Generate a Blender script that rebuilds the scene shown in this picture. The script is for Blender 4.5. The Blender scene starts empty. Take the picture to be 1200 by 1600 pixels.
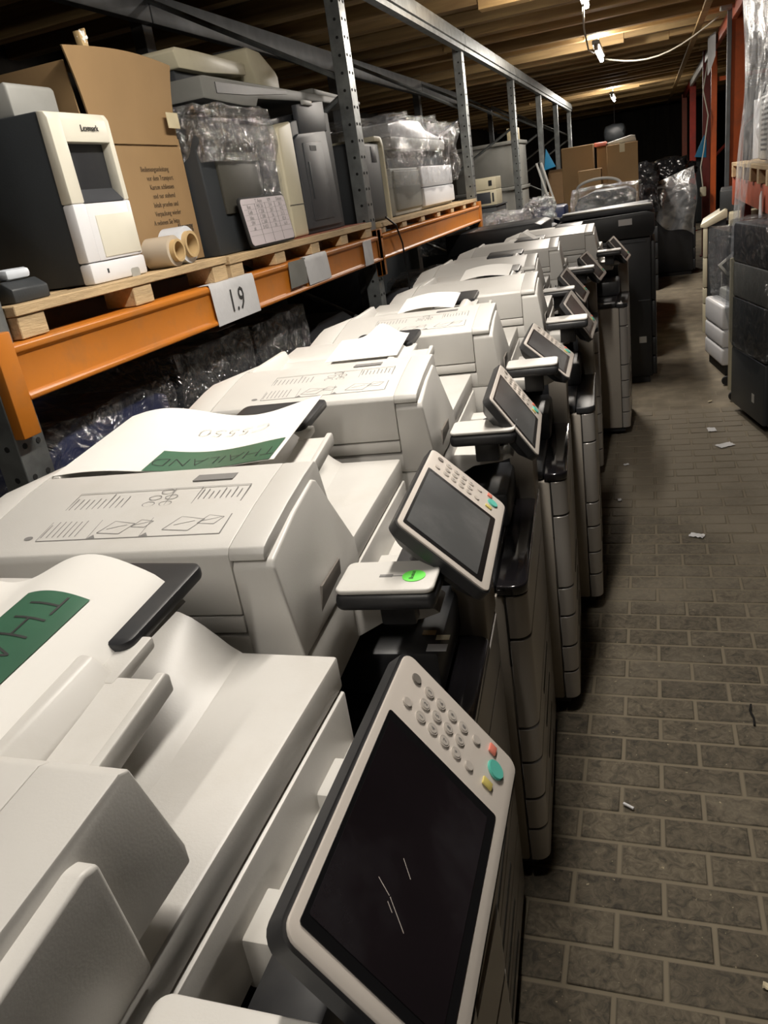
import bpy, bmesh, math, random
from mathutils import Vector, Matrix, noise
SC = bpy.context.scene
COL = SC.collection
R = math.radians
random.seed(7)

# ---------------------------------------------------------------- camera, world, exposure
CAMH = 1.55
cd = bpy.data.cameras.new('camera'); cam = bpy.data.objects.new('camera', cd); COL.objects.link(cam)
cd.sensor_fit = 'VERTICAL'; cd.sensor_height = 24.0; cd.lens = 24.0 * 1210.0 / 1600.0
cd.clip_start = 0.02; cd.clip_end = 200
_right = Vector((0.94410068, 0.29540252, -0.14632584))
_down = Vector((-0.01683722, -0.40008399, -0.9163238))
_fwd = Vector((-0.32922698, 0.86756565, -0.37274581))
_m = Matrix((_right, -_down, -_fwd)).transposed().to_4x4()
_m.translation = Vector((0, 0, CAMH))
cam.matrix_world = _m
SC.camera = cam
w = bpy.data.worlds.new('night'); SC.world = w; w.use_nodes = True
w.node_tree.nodes['Background'].inputs[0].default_value = (0.6, 0.65, 0.75, 1)
w.node_tree.nodes['Background'].inputs[1].default_value = 0.02
SC.view_settings.view_transform = 'Standard'; SC.view_settings.look = 'None'
SC.view_settings.exposure = 0.14; SC.view_settings.gamma = 1.0
SC.view_settings.use_curve_mapping = False
try:
    SC.cycles.max_bounces = 8; SC.cycles.transparent_max_bounces = 24
    SC.cycles.sample_clamp_indirect = 4.0
    SC.cycles.caustics_reflective = False; SC.cycles.caustics_refractive = False
    SC.cycles.use_denoising = True
except Exception: pass
# ceiling lamps of the aisle: x, y, z, power (W), length
LAMPS = [(-0.30, -0.7, 2.60, 13, 1.2), (-0.31, 1.75, 2.60, 38, 1.2), (-0.40, 6.3, 2.60, 40, 0.9), (-0.46, 9.55, 2.58, 56, 1.15),
         (-0.575, 16.4, 2.58, 46, 1.3)]
LAMPCOL = (1.0, 0.925, 0.83)

# ---------------------------------------------------------------- materials
def nodes(name):
    m = bpy.data.materials.new(name); m.use_nodes = True
    nt = m.node_tree; b = nt.nodes['Principled BSDF']
    return m, nt, b
def mat(name, col, rough=0.5, metal=0.0, var=0.06, scale=9.0, bump=0.0, bscale=60.0, spec=0.5, dirt=None, dscale=3.0, damt=0.5, coat=0.0, stretch=None):
    m, nt, b = nodes(name)
    N, L = nt.nodes, nt.links
    tc = N.new('ShaderNodeTexCoord'); src = tc.outputs['Object']
    if stretch:
        mp = N.new('ShaderNodeMapping'); mp.inputs['Scale'].default_value = stretch
        L.new(src, mp.inputs[0]); src = mp.outputs[0]
    n = N.new('ShaderNodeTexNoise'); n.inputs['Scale'].default_value = scale; n.inputs['Detail'].default_value = 5
    L.new(src, n.inputs['Vector'])
    r = N.new('ShaderNodeValToRGB')
    c = col
    r.color_ramp.elements[0].position = 0.3; r.color_ramp.elements[1].position = 0.7
    r.color_ramp.elements[0].color = (c[0]*(1-var), c[1]*(1-var), c[2]*(1-var), 1)
    r.color_ramp.elements[1].color = (min(1, c[0]*(1+var)), min(1, c[1]*(1+var)), min(1, c[2]*(1+var)), 1)
    L.new(n.outputs['Fac'], r.inputs[0]); out = r.outputs[0]
    if dirt:
        n2 = N.new('ShaderNodeTexNoise'); n2.inputs['Scale'].default_value = dscale; n2.inputs['Detail'].default_value = 8; n2.inputs['Roughness'].default_value = 0.65
        L.new(src, n2.inputs['Vector'])
        r2 = N.new('ShaderNodeValToRGB'); r2.color_ramp.elements[0].position = 0.5; r2.color_ramp.elements[1].position = 0.72
        r2.color_ramp.elements[1].color = (damt, damt, damt, 1)
        L.new(n2.outputs['Fac'], r2.inputs[0])
        mx = N.new('ShaderNodeMixRGB'); mx.inputs[2].default_value = (*dirt, 1)
        L.new(r2.outputs[0], mx.inputs[0]); L.new(out, mx.inputs[1]); out = mx.outputs[0]
    L.new(out, b.inputs['Base Color'])
    b.inputs['Roughness'].default_value = rough; b.inputs['Metallic'].default_value = metal
    b.inputs['Specular IOR Level'].default_value = spec
    if coat: b.inputs['Coat Weight'].default_value = coat; b.inputs['Coat Roughness'].default_value = 0.08
    if bump:
        n3 = N.new('ShaderNodeTexNoise'); n3.inputs['Scale'].default_value = bscale; n3.inputs['Detail'].default_value = 4
        L.new(src, n3.inputs['Vector'])
        bp = N.new('ShaderNodeBump'); bp.inputs['Strength'].default_value = bump; bp.inputs['Distance'].default_value = 0.01
        L.new(n3.outputs['Fac'], bp.inputs['Height']); L.new(bp.outputs[0], b.inputs['Normal'])
    return m
def film(name, tint=(0.9, 0.92, 0.95), alpha=0.35, bscale=14.0, bump=1.0, rough=0.12, haze=0.25):
    m = bpy.data.materials.new(name); m.use_nodes = True; nt = m.node_tree; N, L = nt.nodes, nt.links
    for x in list(N): N.remove(x)
    out = N.new('ShaderNodeOutputMaterial')
    tr = N.new('ShaderNodeBsdfTransparent'); gl = N.new('ShaderNodeBsdfGlossy'); df = N.new('ShaderNodeBsdfDiffuse')
    tr.inputs[0].default_value = (*tint, 1)
    gl.inputs['Roughness'].default_value = rough; gl.inputs[0].default_value = (0.95, 0.95, 0.95, 1)
    df.inputs[0].default_value = (0.75, 0.76, 0.78, 1)
    tc = N.new('ShaderNodeTexCoord')
    n = N.new('ShaderNodeTexNoise'); n.inputs['Scale'].default_value = bscale; n.inputs['Detail'].default_value = 5; n.inputs['Distortion'].default_value = 1.6
    L.new(tc.outputs['Object'], n.inputs['Vector'])
    bp = N.new('ShaderNodeBump'); bp.inputs['Strength'].default_value = bump; bp.inputs['Distance'].default_value = 0.03
    L.new(n.outputs['Fac'], bp.inputs['Height'])
    L.new(bp.outputs[0], gl.inputs['Normal']); L.new(bp.outputs[0], df.inputs['Normal'])
    a = N.new('ShaderNodeMixShader'); a.inputs[0].default_value = haze
    L.new(gl.outputs[0], a.inputs[1]); L.new(df.outputs[0], a.inputs[2])
    b = N.new('ShaderNodeMixShader')
    r = N.new('ShaderNodeMapRange'); r.inputs[1].default_value = 0.35; r.inputs[2].default_value = 0.7
    r.inputs[3].default_value = alpha * 0.45; r.inputs[4].default_value = min(1, alpha * 1.7)
    L.new(n.outputs['Fac'], r.inputs[0]); L.new(r.outputs[0], b.inputs[0])
    L.new(tr.outputs[0], b.inputs[1]); L.new(a.outputs[0], b.inputs[2]); L.new(b.outputs[0], out.inputs[0])
    return m
def emis(name, col, s):
    m, nt, b = nodes(name)
    b.inputs['Base Color'].default_value = (*col, 1)
    b.inputs['Emission Color'].default_value = (*col, 1); b.inputs['Emission Strength'].default_value = s
    return m

M = {}
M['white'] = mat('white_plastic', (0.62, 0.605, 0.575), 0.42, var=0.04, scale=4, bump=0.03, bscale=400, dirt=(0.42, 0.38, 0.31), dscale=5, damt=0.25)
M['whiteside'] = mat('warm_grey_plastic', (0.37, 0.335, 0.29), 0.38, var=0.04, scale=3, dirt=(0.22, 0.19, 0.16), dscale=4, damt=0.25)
M['latchgrey'] = mat('recess_grey_plastic', (0.12, 0.105, 0.09), 0.6)
M['silver'] = mat('silver_grey_plastic', (0.42, 0.40, 0.38), 0.3, metal=0.35, var=0.05, scale=3)
M['bezel'] = mat('bezel_white', (0.60, 0.55, 0.50), 0.35, var=0.02)
M['black'] = mat('black_plastic', (0.020, 0.021, 0.024), 0.4, var=0.2, scale=6, dirt=(0.09, 0.085, 0.08), dscale=5, damt=0.35)
M['deepblack'] = mat('deep_black_plastic', (0.009, 0.010, 0.012), 0.42, var=0.2, scale=6, dirt=(0.03, 0.03, 0.03), dscale=4, damt=0.3)
M['gloss'] = mat('piano_black', (0.012, 0.011, 0.013), 0.12, var=0.1, scale=6, coat=0.6)
M['screen'] = mat('screen_glass', (0.012, 0.009, 0.011), 0.12, var=0.5, scale=3, dirt=(0.05, 0.05, 0.055), dscale=7, damt=0.35)
M['screensheen'] = mat('screen_glass_sheen_grey', (0.085, 0.088, 0.09), 0.2, var=0.25, scale=5, dirt=(0.17, 0.17, 0.17), dscale=9, damt=0.4)  # reflections on the glass are put into the colour as paler grey
M['bar'] = mat('screen_border', (0.008, 0.008, 0.009), 0.2, var=0.1)
M['seam'] = mat('dark_seam', (0.03, 0.028, 0.025), 0.7)
M['print'] = mat('grey_print', (0.20, 0.195, 0.19), 0.6)
M['darkprint'] = mat('dark_print', (0.03, 0.03, 0.03), 0.6)
M['boxink'] = mat('brown_ink', (0.10, 0.065, 0.035), 0.8)
M['pencil'] = mat('pencil_grey', (0.62, 0.61, 0.58), 0.7)
M['paper'] = mat('paper', (0.80, 0.785, 0.75), 0.7, var=0.02)
M['oldpaper'] = mat('worn_paper', (0.62, 0.62, 0.63), 0.6, var=0.05, bump=0.3, bscale=25)
M['green'] = mat('green_tape', (0.055, 0.145, 0.09), 0.3, var=0.2, scale=8)
M['lime'] = mat('lime_sticker', (0.16, 0.85, 0.10), 0.6, var=0.03)
M['teal'] = mat('start_button_green', (0.12, 0.52, 0.43), 0.35)
M['red'] = mat('stop_red', (0.75, 0.22, 0.16), 0.4)
M['yellow'] = mat('clear_yellow', (0.62, 0.52, 0.16), 0.4)
M['key'] = mat('key_grey', (0.55, 0.505, 0.46), 0.35)
M['keyring'] = mat('key_ring', (0.22, 0.20, 0.18), 0.4)
M['orange'] = mat('orange_paint', (0.50, 0.165, 0.018), 0.38, var=0.08, scale=3, dirt=(0.22, 0.12, 0.05), dscale=6, damt=0.5, bump=0.05, bscale=30)
M['rackorange'] = mat('rack_orange_paint', (0.55, 0.10, 0.015), 0.4, var=0.1, dirt=(0.2, 0.07, 0.03), dscale=5, damt=0.5)
M['rackred'] = mat('rack_red_paint', (0.22, 0.02, 0.012), 0.45, var=0.15, dirt=(0.08, 0.03, 0.03), dscale=5, damt=0.5)
M['redbeam'] = mat('salmon_red_beam', (0.45, 0.11, 0.06), 0.45, var=0.1, dirt=(0.2, 0.1, 0.07), dscale=5, damt=0.4)
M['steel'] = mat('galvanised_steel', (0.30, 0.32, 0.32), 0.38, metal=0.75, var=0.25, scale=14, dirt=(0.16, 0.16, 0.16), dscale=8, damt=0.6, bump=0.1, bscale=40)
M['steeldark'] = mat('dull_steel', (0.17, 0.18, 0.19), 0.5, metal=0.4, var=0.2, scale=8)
M['hole'] = mat('hole_shadow', (0.008, 0.008, 0.008), 0.9)
M['wood'] = mat('pallet_wood', (0.50, 0.36, 0.20), 0.75, var=0.22, scale=5, bump=0.3, bscale=30, stretch=(6, 1, 6), dirt=(0.28, 0.2, 0.12), dscale=4, damt=0.5)
M['woodred'] = mat('stained_pallet_wood', (0.36, 0.12, 0.07), 0.7, var=0.25, scale=5, bump=0.3, bscale=30, stretch=(6, 1, 6))
M['card'] = mat('cardboard', (0.30, 0.190, 0.088), 0.8, var=0.08, scale=4, dirt=(0.25, 0.15, 0.07), dscale=3, damt=0.4)
M['cardin'] = mat('cardboard_shade', (0.27, 0.165, 0.08), 0.8, var=0.08)
M['tape'] = mat('tape_beige', (0.52, 0.45, 0.29), 0.4)
M['charcoal'] = mat('charcoal_plastic', (0.030, 0.034, 0.038), 0.5, var=0.12, scale=4, bump=0.05, bscale=200)
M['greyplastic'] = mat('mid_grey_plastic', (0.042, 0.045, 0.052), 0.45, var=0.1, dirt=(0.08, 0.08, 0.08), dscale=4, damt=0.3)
M['lightgrey'] = mat('light_grey_plastic', (0.36, 0.36, 0.34), 0.45, var=0.06, dirt=(0.2, 0.2, 0.18), dscale=4, damt=0.3)
M['darkolive'] = mat('dark_olive_plastic', (0.055, 0.052, 0.042), 0.5, var=0.08)
M['olive'] = mat('dim_grey_plastic', (0.18, 0.18, 0.165), 0.5, var=0.08)
M['cream'] = mat('cream_plastic', (0.60, 0.55, 0.40), 0.4, var=0.04, dirt=(0.4, 0.34, 0.22), dscale=4, damt=0.3)
M['offwhite'] = mat('off_white_plastic', (0.70, 0.67, 0.57), 0.35, var=0.03)
M['brightwhite'] = mat('bright_white_plastic', (0.74, 0.74, 0.76), 0.3, var=0.02)
M['navy'] = mat('navy_panel', (0.022, 0.03, 0.085), 0.45, var=0.2)
M['blue'] = mat('cyan_blue', (0.03, 0.32, 0.62), 0.45, var=0.08)
M['boardface'] = mat('whiteboard_face', (0.56, 0.50, 0.52), 0.35, var=0.06, scale=5)
M['kraft'] = mat('cardboard_core', (0.50, 0.35, 0.17), 0.7, var=0.06)
M['milky'] = mat('stretch_film_roll', (0.62, 0.66, 0.72), 0.22, var=0.06, scale=8)
M['milkytan'] = mat('stretch_film_on_core', (0.52, 0.45, 0.36), 0.2, var=0.06, scale=8)
M['bag'] = mat('black_bin_bag', (0.012, 0.012, 0.013), 0.18, var=0.2, bump=1.0, bscale=12)
M['rubber'] = mat('rubber_black', (0.012, 0.012, 0.012), 0.7)
M['cable'] = mat('white_cable', (0.5, 0.48, 0.4), 0.5)
M['blackcable'] = mat('black_cable', (0.01, 0.01, 0.01), 0.5)
M['film'] = film('clear_film', alpha=0.22, haze=0.15, rough=0.1, tint=(.95,.96,.97))
M['filmdense'] = film('clear_film_dense', alpha=0.34, bscale=24, haze=0.10, rough=0.05, tint=(.93,.94,.95))
M['filmbag'] = film('plastic_sheet', tint=(0.93, 0.94, 0.95), alpha=0.24, bscale=5, haze=0.5, rough=0.2, bump=.5)
M['filmdark'] = film('clear_film_on_dark', tint=(0.8, 0.82, 0.85), alpha=0.16, bscale=12, haze=0.1, rough=0.1)
M['bubble'] = film('crumpled_film', alpha=0.42, bscale=26, haze=0.2, bump=1.0, rough=.1)
M['tube'] = emis('lamp_tube', (1.0, 0.96, 0.88), 22)
M['lampbody'] = mat('lamp_body', (0.6, 0.6, 0.58), 0.5)
M['stone'] = mat('pale_debris', (0.55, 0.48, 0.33), 0.7)
M['darkwall'] = mat('dark_boards', (0.035, 0.028, 0.022), 0.8, var=0.4, scale=2, stretch=(4, 4, .5))

def floor_mats():
    # dusty dark clay pavers
    m, nt, b = nodes('dusty_paver'); N, L = nt.nodes, nt.links
    geo = N.new('ShaderNodeNewGeometry'); oi = N.new('ShaderNodeObjectInfo')
    n1 = N.new('ShaderNodeTexNoise'); n1.inputs['Scale'].default_value = 34; n1.inputs['Distortion'].default_value = 1.2; n1.inputs['Detail'].default_value = 8; n1.inputs['Roughness'].default_value = 0.7
    n2 = N.new('ShaderNodeTexNoise'); n2.inputs['Scale'].default_value = 1.7; n2.inputs['Detail'].default_value = 7; n2.inputs['Roughness'].default_value = 0.6
    n3 = N.new('ShaderNodeTexNoise'); n3.inputs['Scale'].default_value = 90; n3.inputs['Detail'].default_value = 3
    for n in (n1, n2, n3): L.new(geo.outputs['Position'], n.inputs['Vector'])
    r1 = N.new('ShaderNodeValToRGB'); r1.color_ramp.elements[0].position = 0.35; r1.color_ramp.elements[1].position = 0.72
    r1.color_ramp.elements[0].color = (0.040, 0.034, 0.024, 1); r1.color_ramp.elements[1].color = (0.155, 0.128, 0.088, 1)
    L.new(n1.outputs['Fac'], r1.inputs[0])
    hsv = N.new('ShaderNodeHueSaturation'); mr = N.new('ShaderNodeMapRange'); mr.inputs[3].default_value = 0.82; mr.inputs[4].default_value = 1.2
    L.new(oi.outputs['Random'], mr.inputs[0]); L.new(mr.outputs[0], hsv.inputs['Value']); L.new(r1.outputs[0], hsv.inputs['Color'])
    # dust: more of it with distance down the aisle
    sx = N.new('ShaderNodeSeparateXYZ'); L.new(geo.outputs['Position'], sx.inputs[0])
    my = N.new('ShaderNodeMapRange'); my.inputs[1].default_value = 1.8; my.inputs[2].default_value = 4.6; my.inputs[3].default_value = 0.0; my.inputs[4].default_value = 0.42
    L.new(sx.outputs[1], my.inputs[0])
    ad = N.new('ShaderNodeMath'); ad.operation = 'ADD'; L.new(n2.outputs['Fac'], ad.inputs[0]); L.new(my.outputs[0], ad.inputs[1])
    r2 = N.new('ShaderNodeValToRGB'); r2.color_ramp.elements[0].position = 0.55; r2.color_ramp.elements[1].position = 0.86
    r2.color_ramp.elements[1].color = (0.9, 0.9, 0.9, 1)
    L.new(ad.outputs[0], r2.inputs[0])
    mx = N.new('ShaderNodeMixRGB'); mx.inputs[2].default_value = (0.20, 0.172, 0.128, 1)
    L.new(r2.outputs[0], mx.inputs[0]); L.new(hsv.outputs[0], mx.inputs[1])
    # straw-coloured specks
    r3 = N.new('ShaderNodeValToRGB'); r3.color_ramp.elements[0].position = 0.70; r3.color_ramp.elements[1].position = 0.76
    L.new(n3.outputs['Fac'], r3.inputs[0])
    mx2 = N.new('ShaderNodeMixRGB'); mx2.inputs[2].default_value = (0.34, 0.29, 0.19, 1)
    L.new(r3.outputs[0], mx2.inputs[0]); L.new(mx.outputs[0], mx2.inputs[1])
    L.new(mx2.outputs[0], b.inputs['Base Color']); b.inputs['Roughness'].default_value = 0.85
    bp = N.new('ShaderNodeBump'); bp.inputs['Strength'].default_value = 0.5; bp.inputs['Distance'].default_value = 0.006
    L.new(n1.outputs['Fac'], bp.inputs['Height']); L.new(bp.outputs[0], b.inputs['Normal'])
    # ground under and beyond the single bricks
    g, nt, b = nodes('dusty_ground'); N, L = nt.nodes, nt.links
    geo = N.new('ShaderNodeNewGeometry')
    mp = N.new('ShaderNodeMapping'); mp.inputs['Location'].default_value = (0.1938, -0.01, 0); L.new(geo.outputs['Position'], mp.inputs[0])
    bt = N.new('ShaderNodeTexBrick'); bt.inputs['Scale'].default_value = 1.0; bt.inputs['Brick Width'].default_value = 0.2012; bt.inputs['Row Height'].default_value = 0.1
    bt.inputs['Mortar Size'].default_value = 0.006; bt.inputs['Mortar Smooth'].default_value = 0.5
    bt.inputs['Color1'].default_value = (0.085, 0.071, 0.05, 1); bt.inputs['Color2'].default_value = (0.115, 0.096, 0.068, 1); bt.inputs['Mortar'].default_value = (0.17, 0.143, 0.100, 1)
    L.new(mp.outputs[0], bt.inputs['Vector'])
    n2 = N.new('ShaderNodeTexNoise'); n2.inputs['Scale'].default_value = 2.2; n2.inputs['Detail'].default_value = 9; n2.inputs['Roughness'].default_value = 0.65
    L.new(geo.outputs['Position'], n2.inputs['Vector'])
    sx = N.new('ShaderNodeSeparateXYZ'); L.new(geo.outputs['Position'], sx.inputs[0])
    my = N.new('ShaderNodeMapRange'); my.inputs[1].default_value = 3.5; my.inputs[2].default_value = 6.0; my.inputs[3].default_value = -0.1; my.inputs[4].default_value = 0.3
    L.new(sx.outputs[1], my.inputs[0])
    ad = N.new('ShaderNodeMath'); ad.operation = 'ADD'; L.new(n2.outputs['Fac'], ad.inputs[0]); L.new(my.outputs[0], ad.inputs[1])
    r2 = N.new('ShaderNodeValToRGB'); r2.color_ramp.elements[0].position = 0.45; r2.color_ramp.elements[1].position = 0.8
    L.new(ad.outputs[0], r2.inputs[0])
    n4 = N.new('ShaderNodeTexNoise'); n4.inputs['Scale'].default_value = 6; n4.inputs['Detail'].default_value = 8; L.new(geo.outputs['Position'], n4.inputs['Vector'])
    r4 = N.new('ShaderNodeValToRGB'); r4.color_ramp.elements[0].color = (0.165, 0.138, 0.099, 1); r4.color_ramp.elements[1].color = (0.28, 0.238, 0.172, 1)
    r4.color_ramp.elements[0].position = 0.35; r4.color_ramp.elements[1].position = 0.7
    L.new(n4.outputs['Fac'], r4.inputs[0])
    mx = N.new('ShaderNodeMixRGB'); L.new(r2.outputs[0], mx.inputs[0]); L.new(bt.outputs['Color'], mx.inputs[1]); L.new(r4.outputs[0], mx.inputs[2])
    L.new(mx.outputs[0], b.inputs['Base Color']); b.inputs['Roughness'].default_value = 0.9
    bp = N.new('ShaderNodeBump'); bp.inputs['Strength'].default_value = 0.35; bp.inputs['Distance'].default_value = 0.006
    L.new(n4.outputs['Fac'], bp.inputs['Height']); L.new(bp.outputs[0], b.inputs['Normal'])
    return m, g
M['brick'], M['ground'] = floor_mats()
def plank_mat(name, c0, c1):
    m, nt, b = nodes(name); N, L = nt.nodes, nt.links
    tc = N.new('ShaderNodeTexCoord'); mp = N.new('ShaderNodeMapping'); mp.inputs['Scale'].default_value = (0.6, 8, 8)
    L.new(tc.outputs['Object'], mp.inputs[0])
    n = N.new('ShaderNodeTexNoise'); n.inputs['Scale'].default_value = 3; n.inputs['Detail'].default_value = 7; n.inputs['Distortion'].default_value = 0.6
    L.new(mp.outputs[0], n.inputs['Vector'])
    r = N.new('ShaderNodeValToRGB'); r.color_ramp.elements[0].color = (*c0, 1); r.color_ramp.elements[1].color = (*c1, 1)
    r.color_ramp.elements[0].position = 0.3; r.color_ramp.elements[1].position = 0.7
    L.new(n.outputs['Fac'], r.inputs[0])
    oi = N.new('ShaderNodeObjectInfo'); mr = N.new('ShaderNodeMapRange'); mr.inputs[3].default_value = 0.55; mr.inputs[4].default_value = 1.3
    hs = N.new('ShaderNodeHueSaturation'); L.new(oi.outputs['Random'], mr.inputs[0]); L.new(mr.outputs[0], hs.inputs['Value']); L.new(r.outputs[0], hs.inputs['Color'])
    L.new(hs.outputs[0], b.inputs['Base Color']); b.inputs['Roughness'].default_value = 0.75
    return m
M['plank'] = plank_mat('ceiling_plank_wood', (0.34, 0.215, 0.095), (0.56, 0.385, 0.17))
M['deck'] = plank_mat('dark_roof_deck', (0.03, 0.024, 0.018), (0.055, 0.043, 0.032))

# ---------------------------------------------------------------- mesh helpers
def bm_(): return bmesh.new()
def join(bm, t, mtx=None):
    if mtx is not None: bmesh.ops.transform(t, matrix=mtx, verts=t.verts)
    me = bpy.data.meshes.new('t'); t.to_mesh(me); t.free(); bm.from_mesh(me); bpy.data.meshes.remove(me)
def box(bm, x0, x1, y0, y1, z0, z1, r=0.0, seg=2, mtx=None):
    t = bmesh.new(); bmesh.ops.create_cube(t, size=1)
    bmesh.ops.scale(t, vec=(abs(x1-x0), abs(y1-y0), abs(z1-z0)), verts=t.verts)
    bmesh.ops.translate(t, vec=((x0+x1)/2, (y0+y1)/2, (z0+z1)/2), verts=t.verts)
    if r > 0: bmesh.ops.bevel(t, geom=list(t.edges), offset=min(r, .49*min(abs(x1-x0), abs(y1-y0), abs(z1-z0))), segments=seg, profile=0.5, affect='EDGES')
    join(bm, t, mtx); return bm
def prism(bm, pts, axis, a0, a1, r=0.0, seg=2, mtx=None):
    """pts: 2D outline; axis 'x': pts=(y,z); 'y': pts=(x,z); 'z': pts=(x,y)"""
    t = bmesh.new()
    def P(p, a):
        return {'x': (a, p[0], p[1]), 'y': (p[0], a, p[1]), 'z': (p[0], p[1], a)}[axis]
    v0 = [t.verts.new(P(p, a0)) for p in pts]; v1 = [t.verts.new(P(p, a1)) for p in pts]
    n = len(pts)
    t.faces.new(v0); t.faces.new(v1[::-1])
    for i in range(n): t.faces.new((v0[i], v0[(i+1) % n], v1[(i+1) % n], v1[i]))
    bmesh.ops.recalc_face_normals(t, faces=t.faces)
    if r > 0:
        es = [e for e in t.edges if len(e.link_faces) == 2 and e.calc_face_angle(0) > 0.35]
        bmesh.ops.bevel(t, geom=es, offset=r, segments=seg, profile=0.5, affect='EDGES', clamp_overlap=True)
    join(bm, t, mtx); return bm
def rrect(x0, x1, y0, y1, r, n=5):
    out = []
    for cx, cy, a in ((x1-r, y1-r, 0), (x0+r, y1-r, 90), (x0+r, y0+r, 180), (x1-r, y0+r, 270)):
        for i in range(n+1):
            t = R(a + 90*i/n); out.append((cx + r*math.cos(t), cy + r*math.sin(t)))
    return out
def tube(bm, pts, r, n=8):
    pts = [Vector(p) for p in pts]; rings = []
    for i, p in enumerate(pts):
        d = (pts[min(i+1, len(pts)-1)] - pts[max(i-1, 0)]).normalized()
        u = d.orthogonal().normalized() if i == 0 else (u - d*u.dot(d)).normalized()
        v = d.cross(u)
        rings.append([bm.verts.new(p + (u*math.cos(2*math.pi*k/n) + v*math.sin(2*math.pi*k/n))*r) for k in range(n)])
    for a, b in zip(rings, rings[1:]):
        for k in range(n): bm.faces.new((a[k], a[(k+1) % n], b[(k+1) % n], b[k]))
    bm.faces.new(rings[0][::-1]); bm.faces.new(rings[-1]); return bm
def cyl(bm, c, r, h, axis='z', n=20, r2=None, mtx=None, bev=0):
    t = bmesh.new(); bmesh.ops.create_cone(t, cap_ends=True, segments=n, radius1=r, radius2=r if r2 is None else r2, depth=h)
    if bev: bmesh.ops.bevel(t, geom=[e for e in t.edges if e.calc_face_angle(0) > 1], offset=bev, segments=2, affect='EDGES')
    m = {'z': Matrix(), 'x': Matrix.Rotation(R(90), 4, 'Y'), 'y': Matrix.Rotation(R(90), 4, 'X')}[axis]
    bmesh.ops.transform(t, matrix=Matrix.Translation(c) @ m, verts=t.verts)
    join(bm, t, mtx); return bm
def ring(bm, c, r, rin, h, axis='z', n=24):
    t = bmesh.new(); pr = [(rin, -h/2), (r, -h/2), (r, h/2), (rin, h/2)]; rs = []
    for k in range(n):
        a = 2*math.pi*k/n; rs.append([t.verts.new((p*math.cos(a), p*math.sin(a), z)) for p, z in pr])
    for k in range(n):
        for i in range(4): t.faces.new((rs[k][i], rs[(k+1) % n][i], rs[(k+1) % n][(i+1) % 4], rs[k][(i+1) % 4]))
    m = {'z': Matrix(), 'x': Matrix.Rotation(R(90), 4, 'Y'), 'y': Matrix.Rotation(R(90), 4, 'X')}[axis]
    bmesh.ops.transform(t, matrix=Matrix.Translation(c) @ m, verts=t.verts); bmesh.ops.recalc_face_normals(t, faces=t.faces)
    join(bm, t); return bm
def sheet(bm, fn, nu, nv, thick=0.0):
    vs = [[bm.verts.new(fn(i/nu, j/nv)) for j in range(nv+1)] for i in range(nu+1)]
    fs = [bm.faces.new((vs[i][j], vs[i+1][j], vs[i+1][j+1], vs[i][j+1])) for i in range(nu) for j in range(nv)]
    if thick:
        bm.normal_update()
        bmesh.ops.solidify(bm, geom=fs, thickness=thick)
    return bm
def blob(bm, c, s, amp=0.25, freq=3.0, sub=4, seed=0.0, flat=None):
    t = bmesh.new(); bmesh.ops.create_icosphere(t, subdivisions=sub, radius=1)
    for v in t.verts:
        d = v.co.normalized(); q = d*freq + Vector((seed, seed*1.7, -seed))
        k = 1 + amp*noise.noise(q) + amp*0.6*(abs(noise.noise(q*2.3)) - 0.3)
        sq = max(abs(d.x), abs(d.y), abs(d.z)); boxy = 1/(sq**0.55)
        v.co = Vector((d.x*s[0], d.y*s[1], d.z*s[2]))*k*boxy*0.85
    bmesh.ops.translate(t, vec=c, verts=t.verts)
    if flat is not None:
        for v in t.verts: v.co.z = max(v.co.z, flat)
    join(bm, t); return bm
def shell(bm, x0, x1, y0, y1, z0, z1, amp=0.012, n=14, seed=0.0, freq=9.0, openbottom=False):
    """crumpled film skin around a box"""
    t = bmesh.new(); bmesh.ops.create_cube(t, size=1)
    bmesh.ops.subdivide_edges(t, edges=t.edges[:], cuts=n, use_grid_fill=True)
    sx, sy, sz = x1-x0, y1-y0, z1-z0; c = Vector(((x0+x1)/2, (y0+y1)/2, (z0+z1)/2))
    for v in t.verts:
        d = v.co.copy(); k = v.co.length
        v.co = Vector((d.x*sx, d.y*sy, d.z*sz)) * (1 - 0.05*max(0, k-0.62)/0.25)
        q = v.co*freq + Vector((seed,)*3)
        nn = noise.noise_vector(q)
        w = Vector((abs(d.x) > .49, abs(d.y) > .49, abs(d.z) > .49))
        v.co += Vector((w.x*math.copysign(1, d.x), w.y*math.copysign(1, d.y), w.z*math.copysign(1, d.z)))*(amp*(0.8+1.4*nn.x)) + nn*amp*0.5
        v.co += c
        if v.co.z < z0: v.co.z = z0
    if openbottom:
        bmesh.ops.delete(t, geom=[f for f in t.faces if f.calc_center_median().z < z0+0.01], context='FACES')
    join(bm, t); return bm
CACHE = {}
def obj(name, bm, m, parent=None, loc=None, rot=None, smooth=True, key=None, mtx=None):
    """bm: a bmesh, or a function giving one (then cached under key)"""
    if key is not None and key in CACHE: me = CACHE[key]
    else:
        if callable(bm): bm = bm()
        bmesh.ops.recalc_face_normals(bm, faces=bm.faces) if not getattr(bm, 'norecalc', False) else None
        me = bpy.data.meshes.new(name); bm.to_mesh(me); bm.free()
        for p in me.polygons: p.use_smooth = smooth
        if smooth:
            try: me.set_sharp_from_angle(angle=R(38))
            except Exception: pass
        me.materials.append(M[m] if isinstance(m, str) else m)
        if key is not None: CACHE[key] = me
    o = bpy.data.objects.new(name, me); COL.objects.link(o)
    if parent: o.parent = parent
    if mtx is not None: o.matrix_local = mtx
    if loc: o.location = loc
    if rot: o.rotation_euler = rot
    return o
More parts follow.
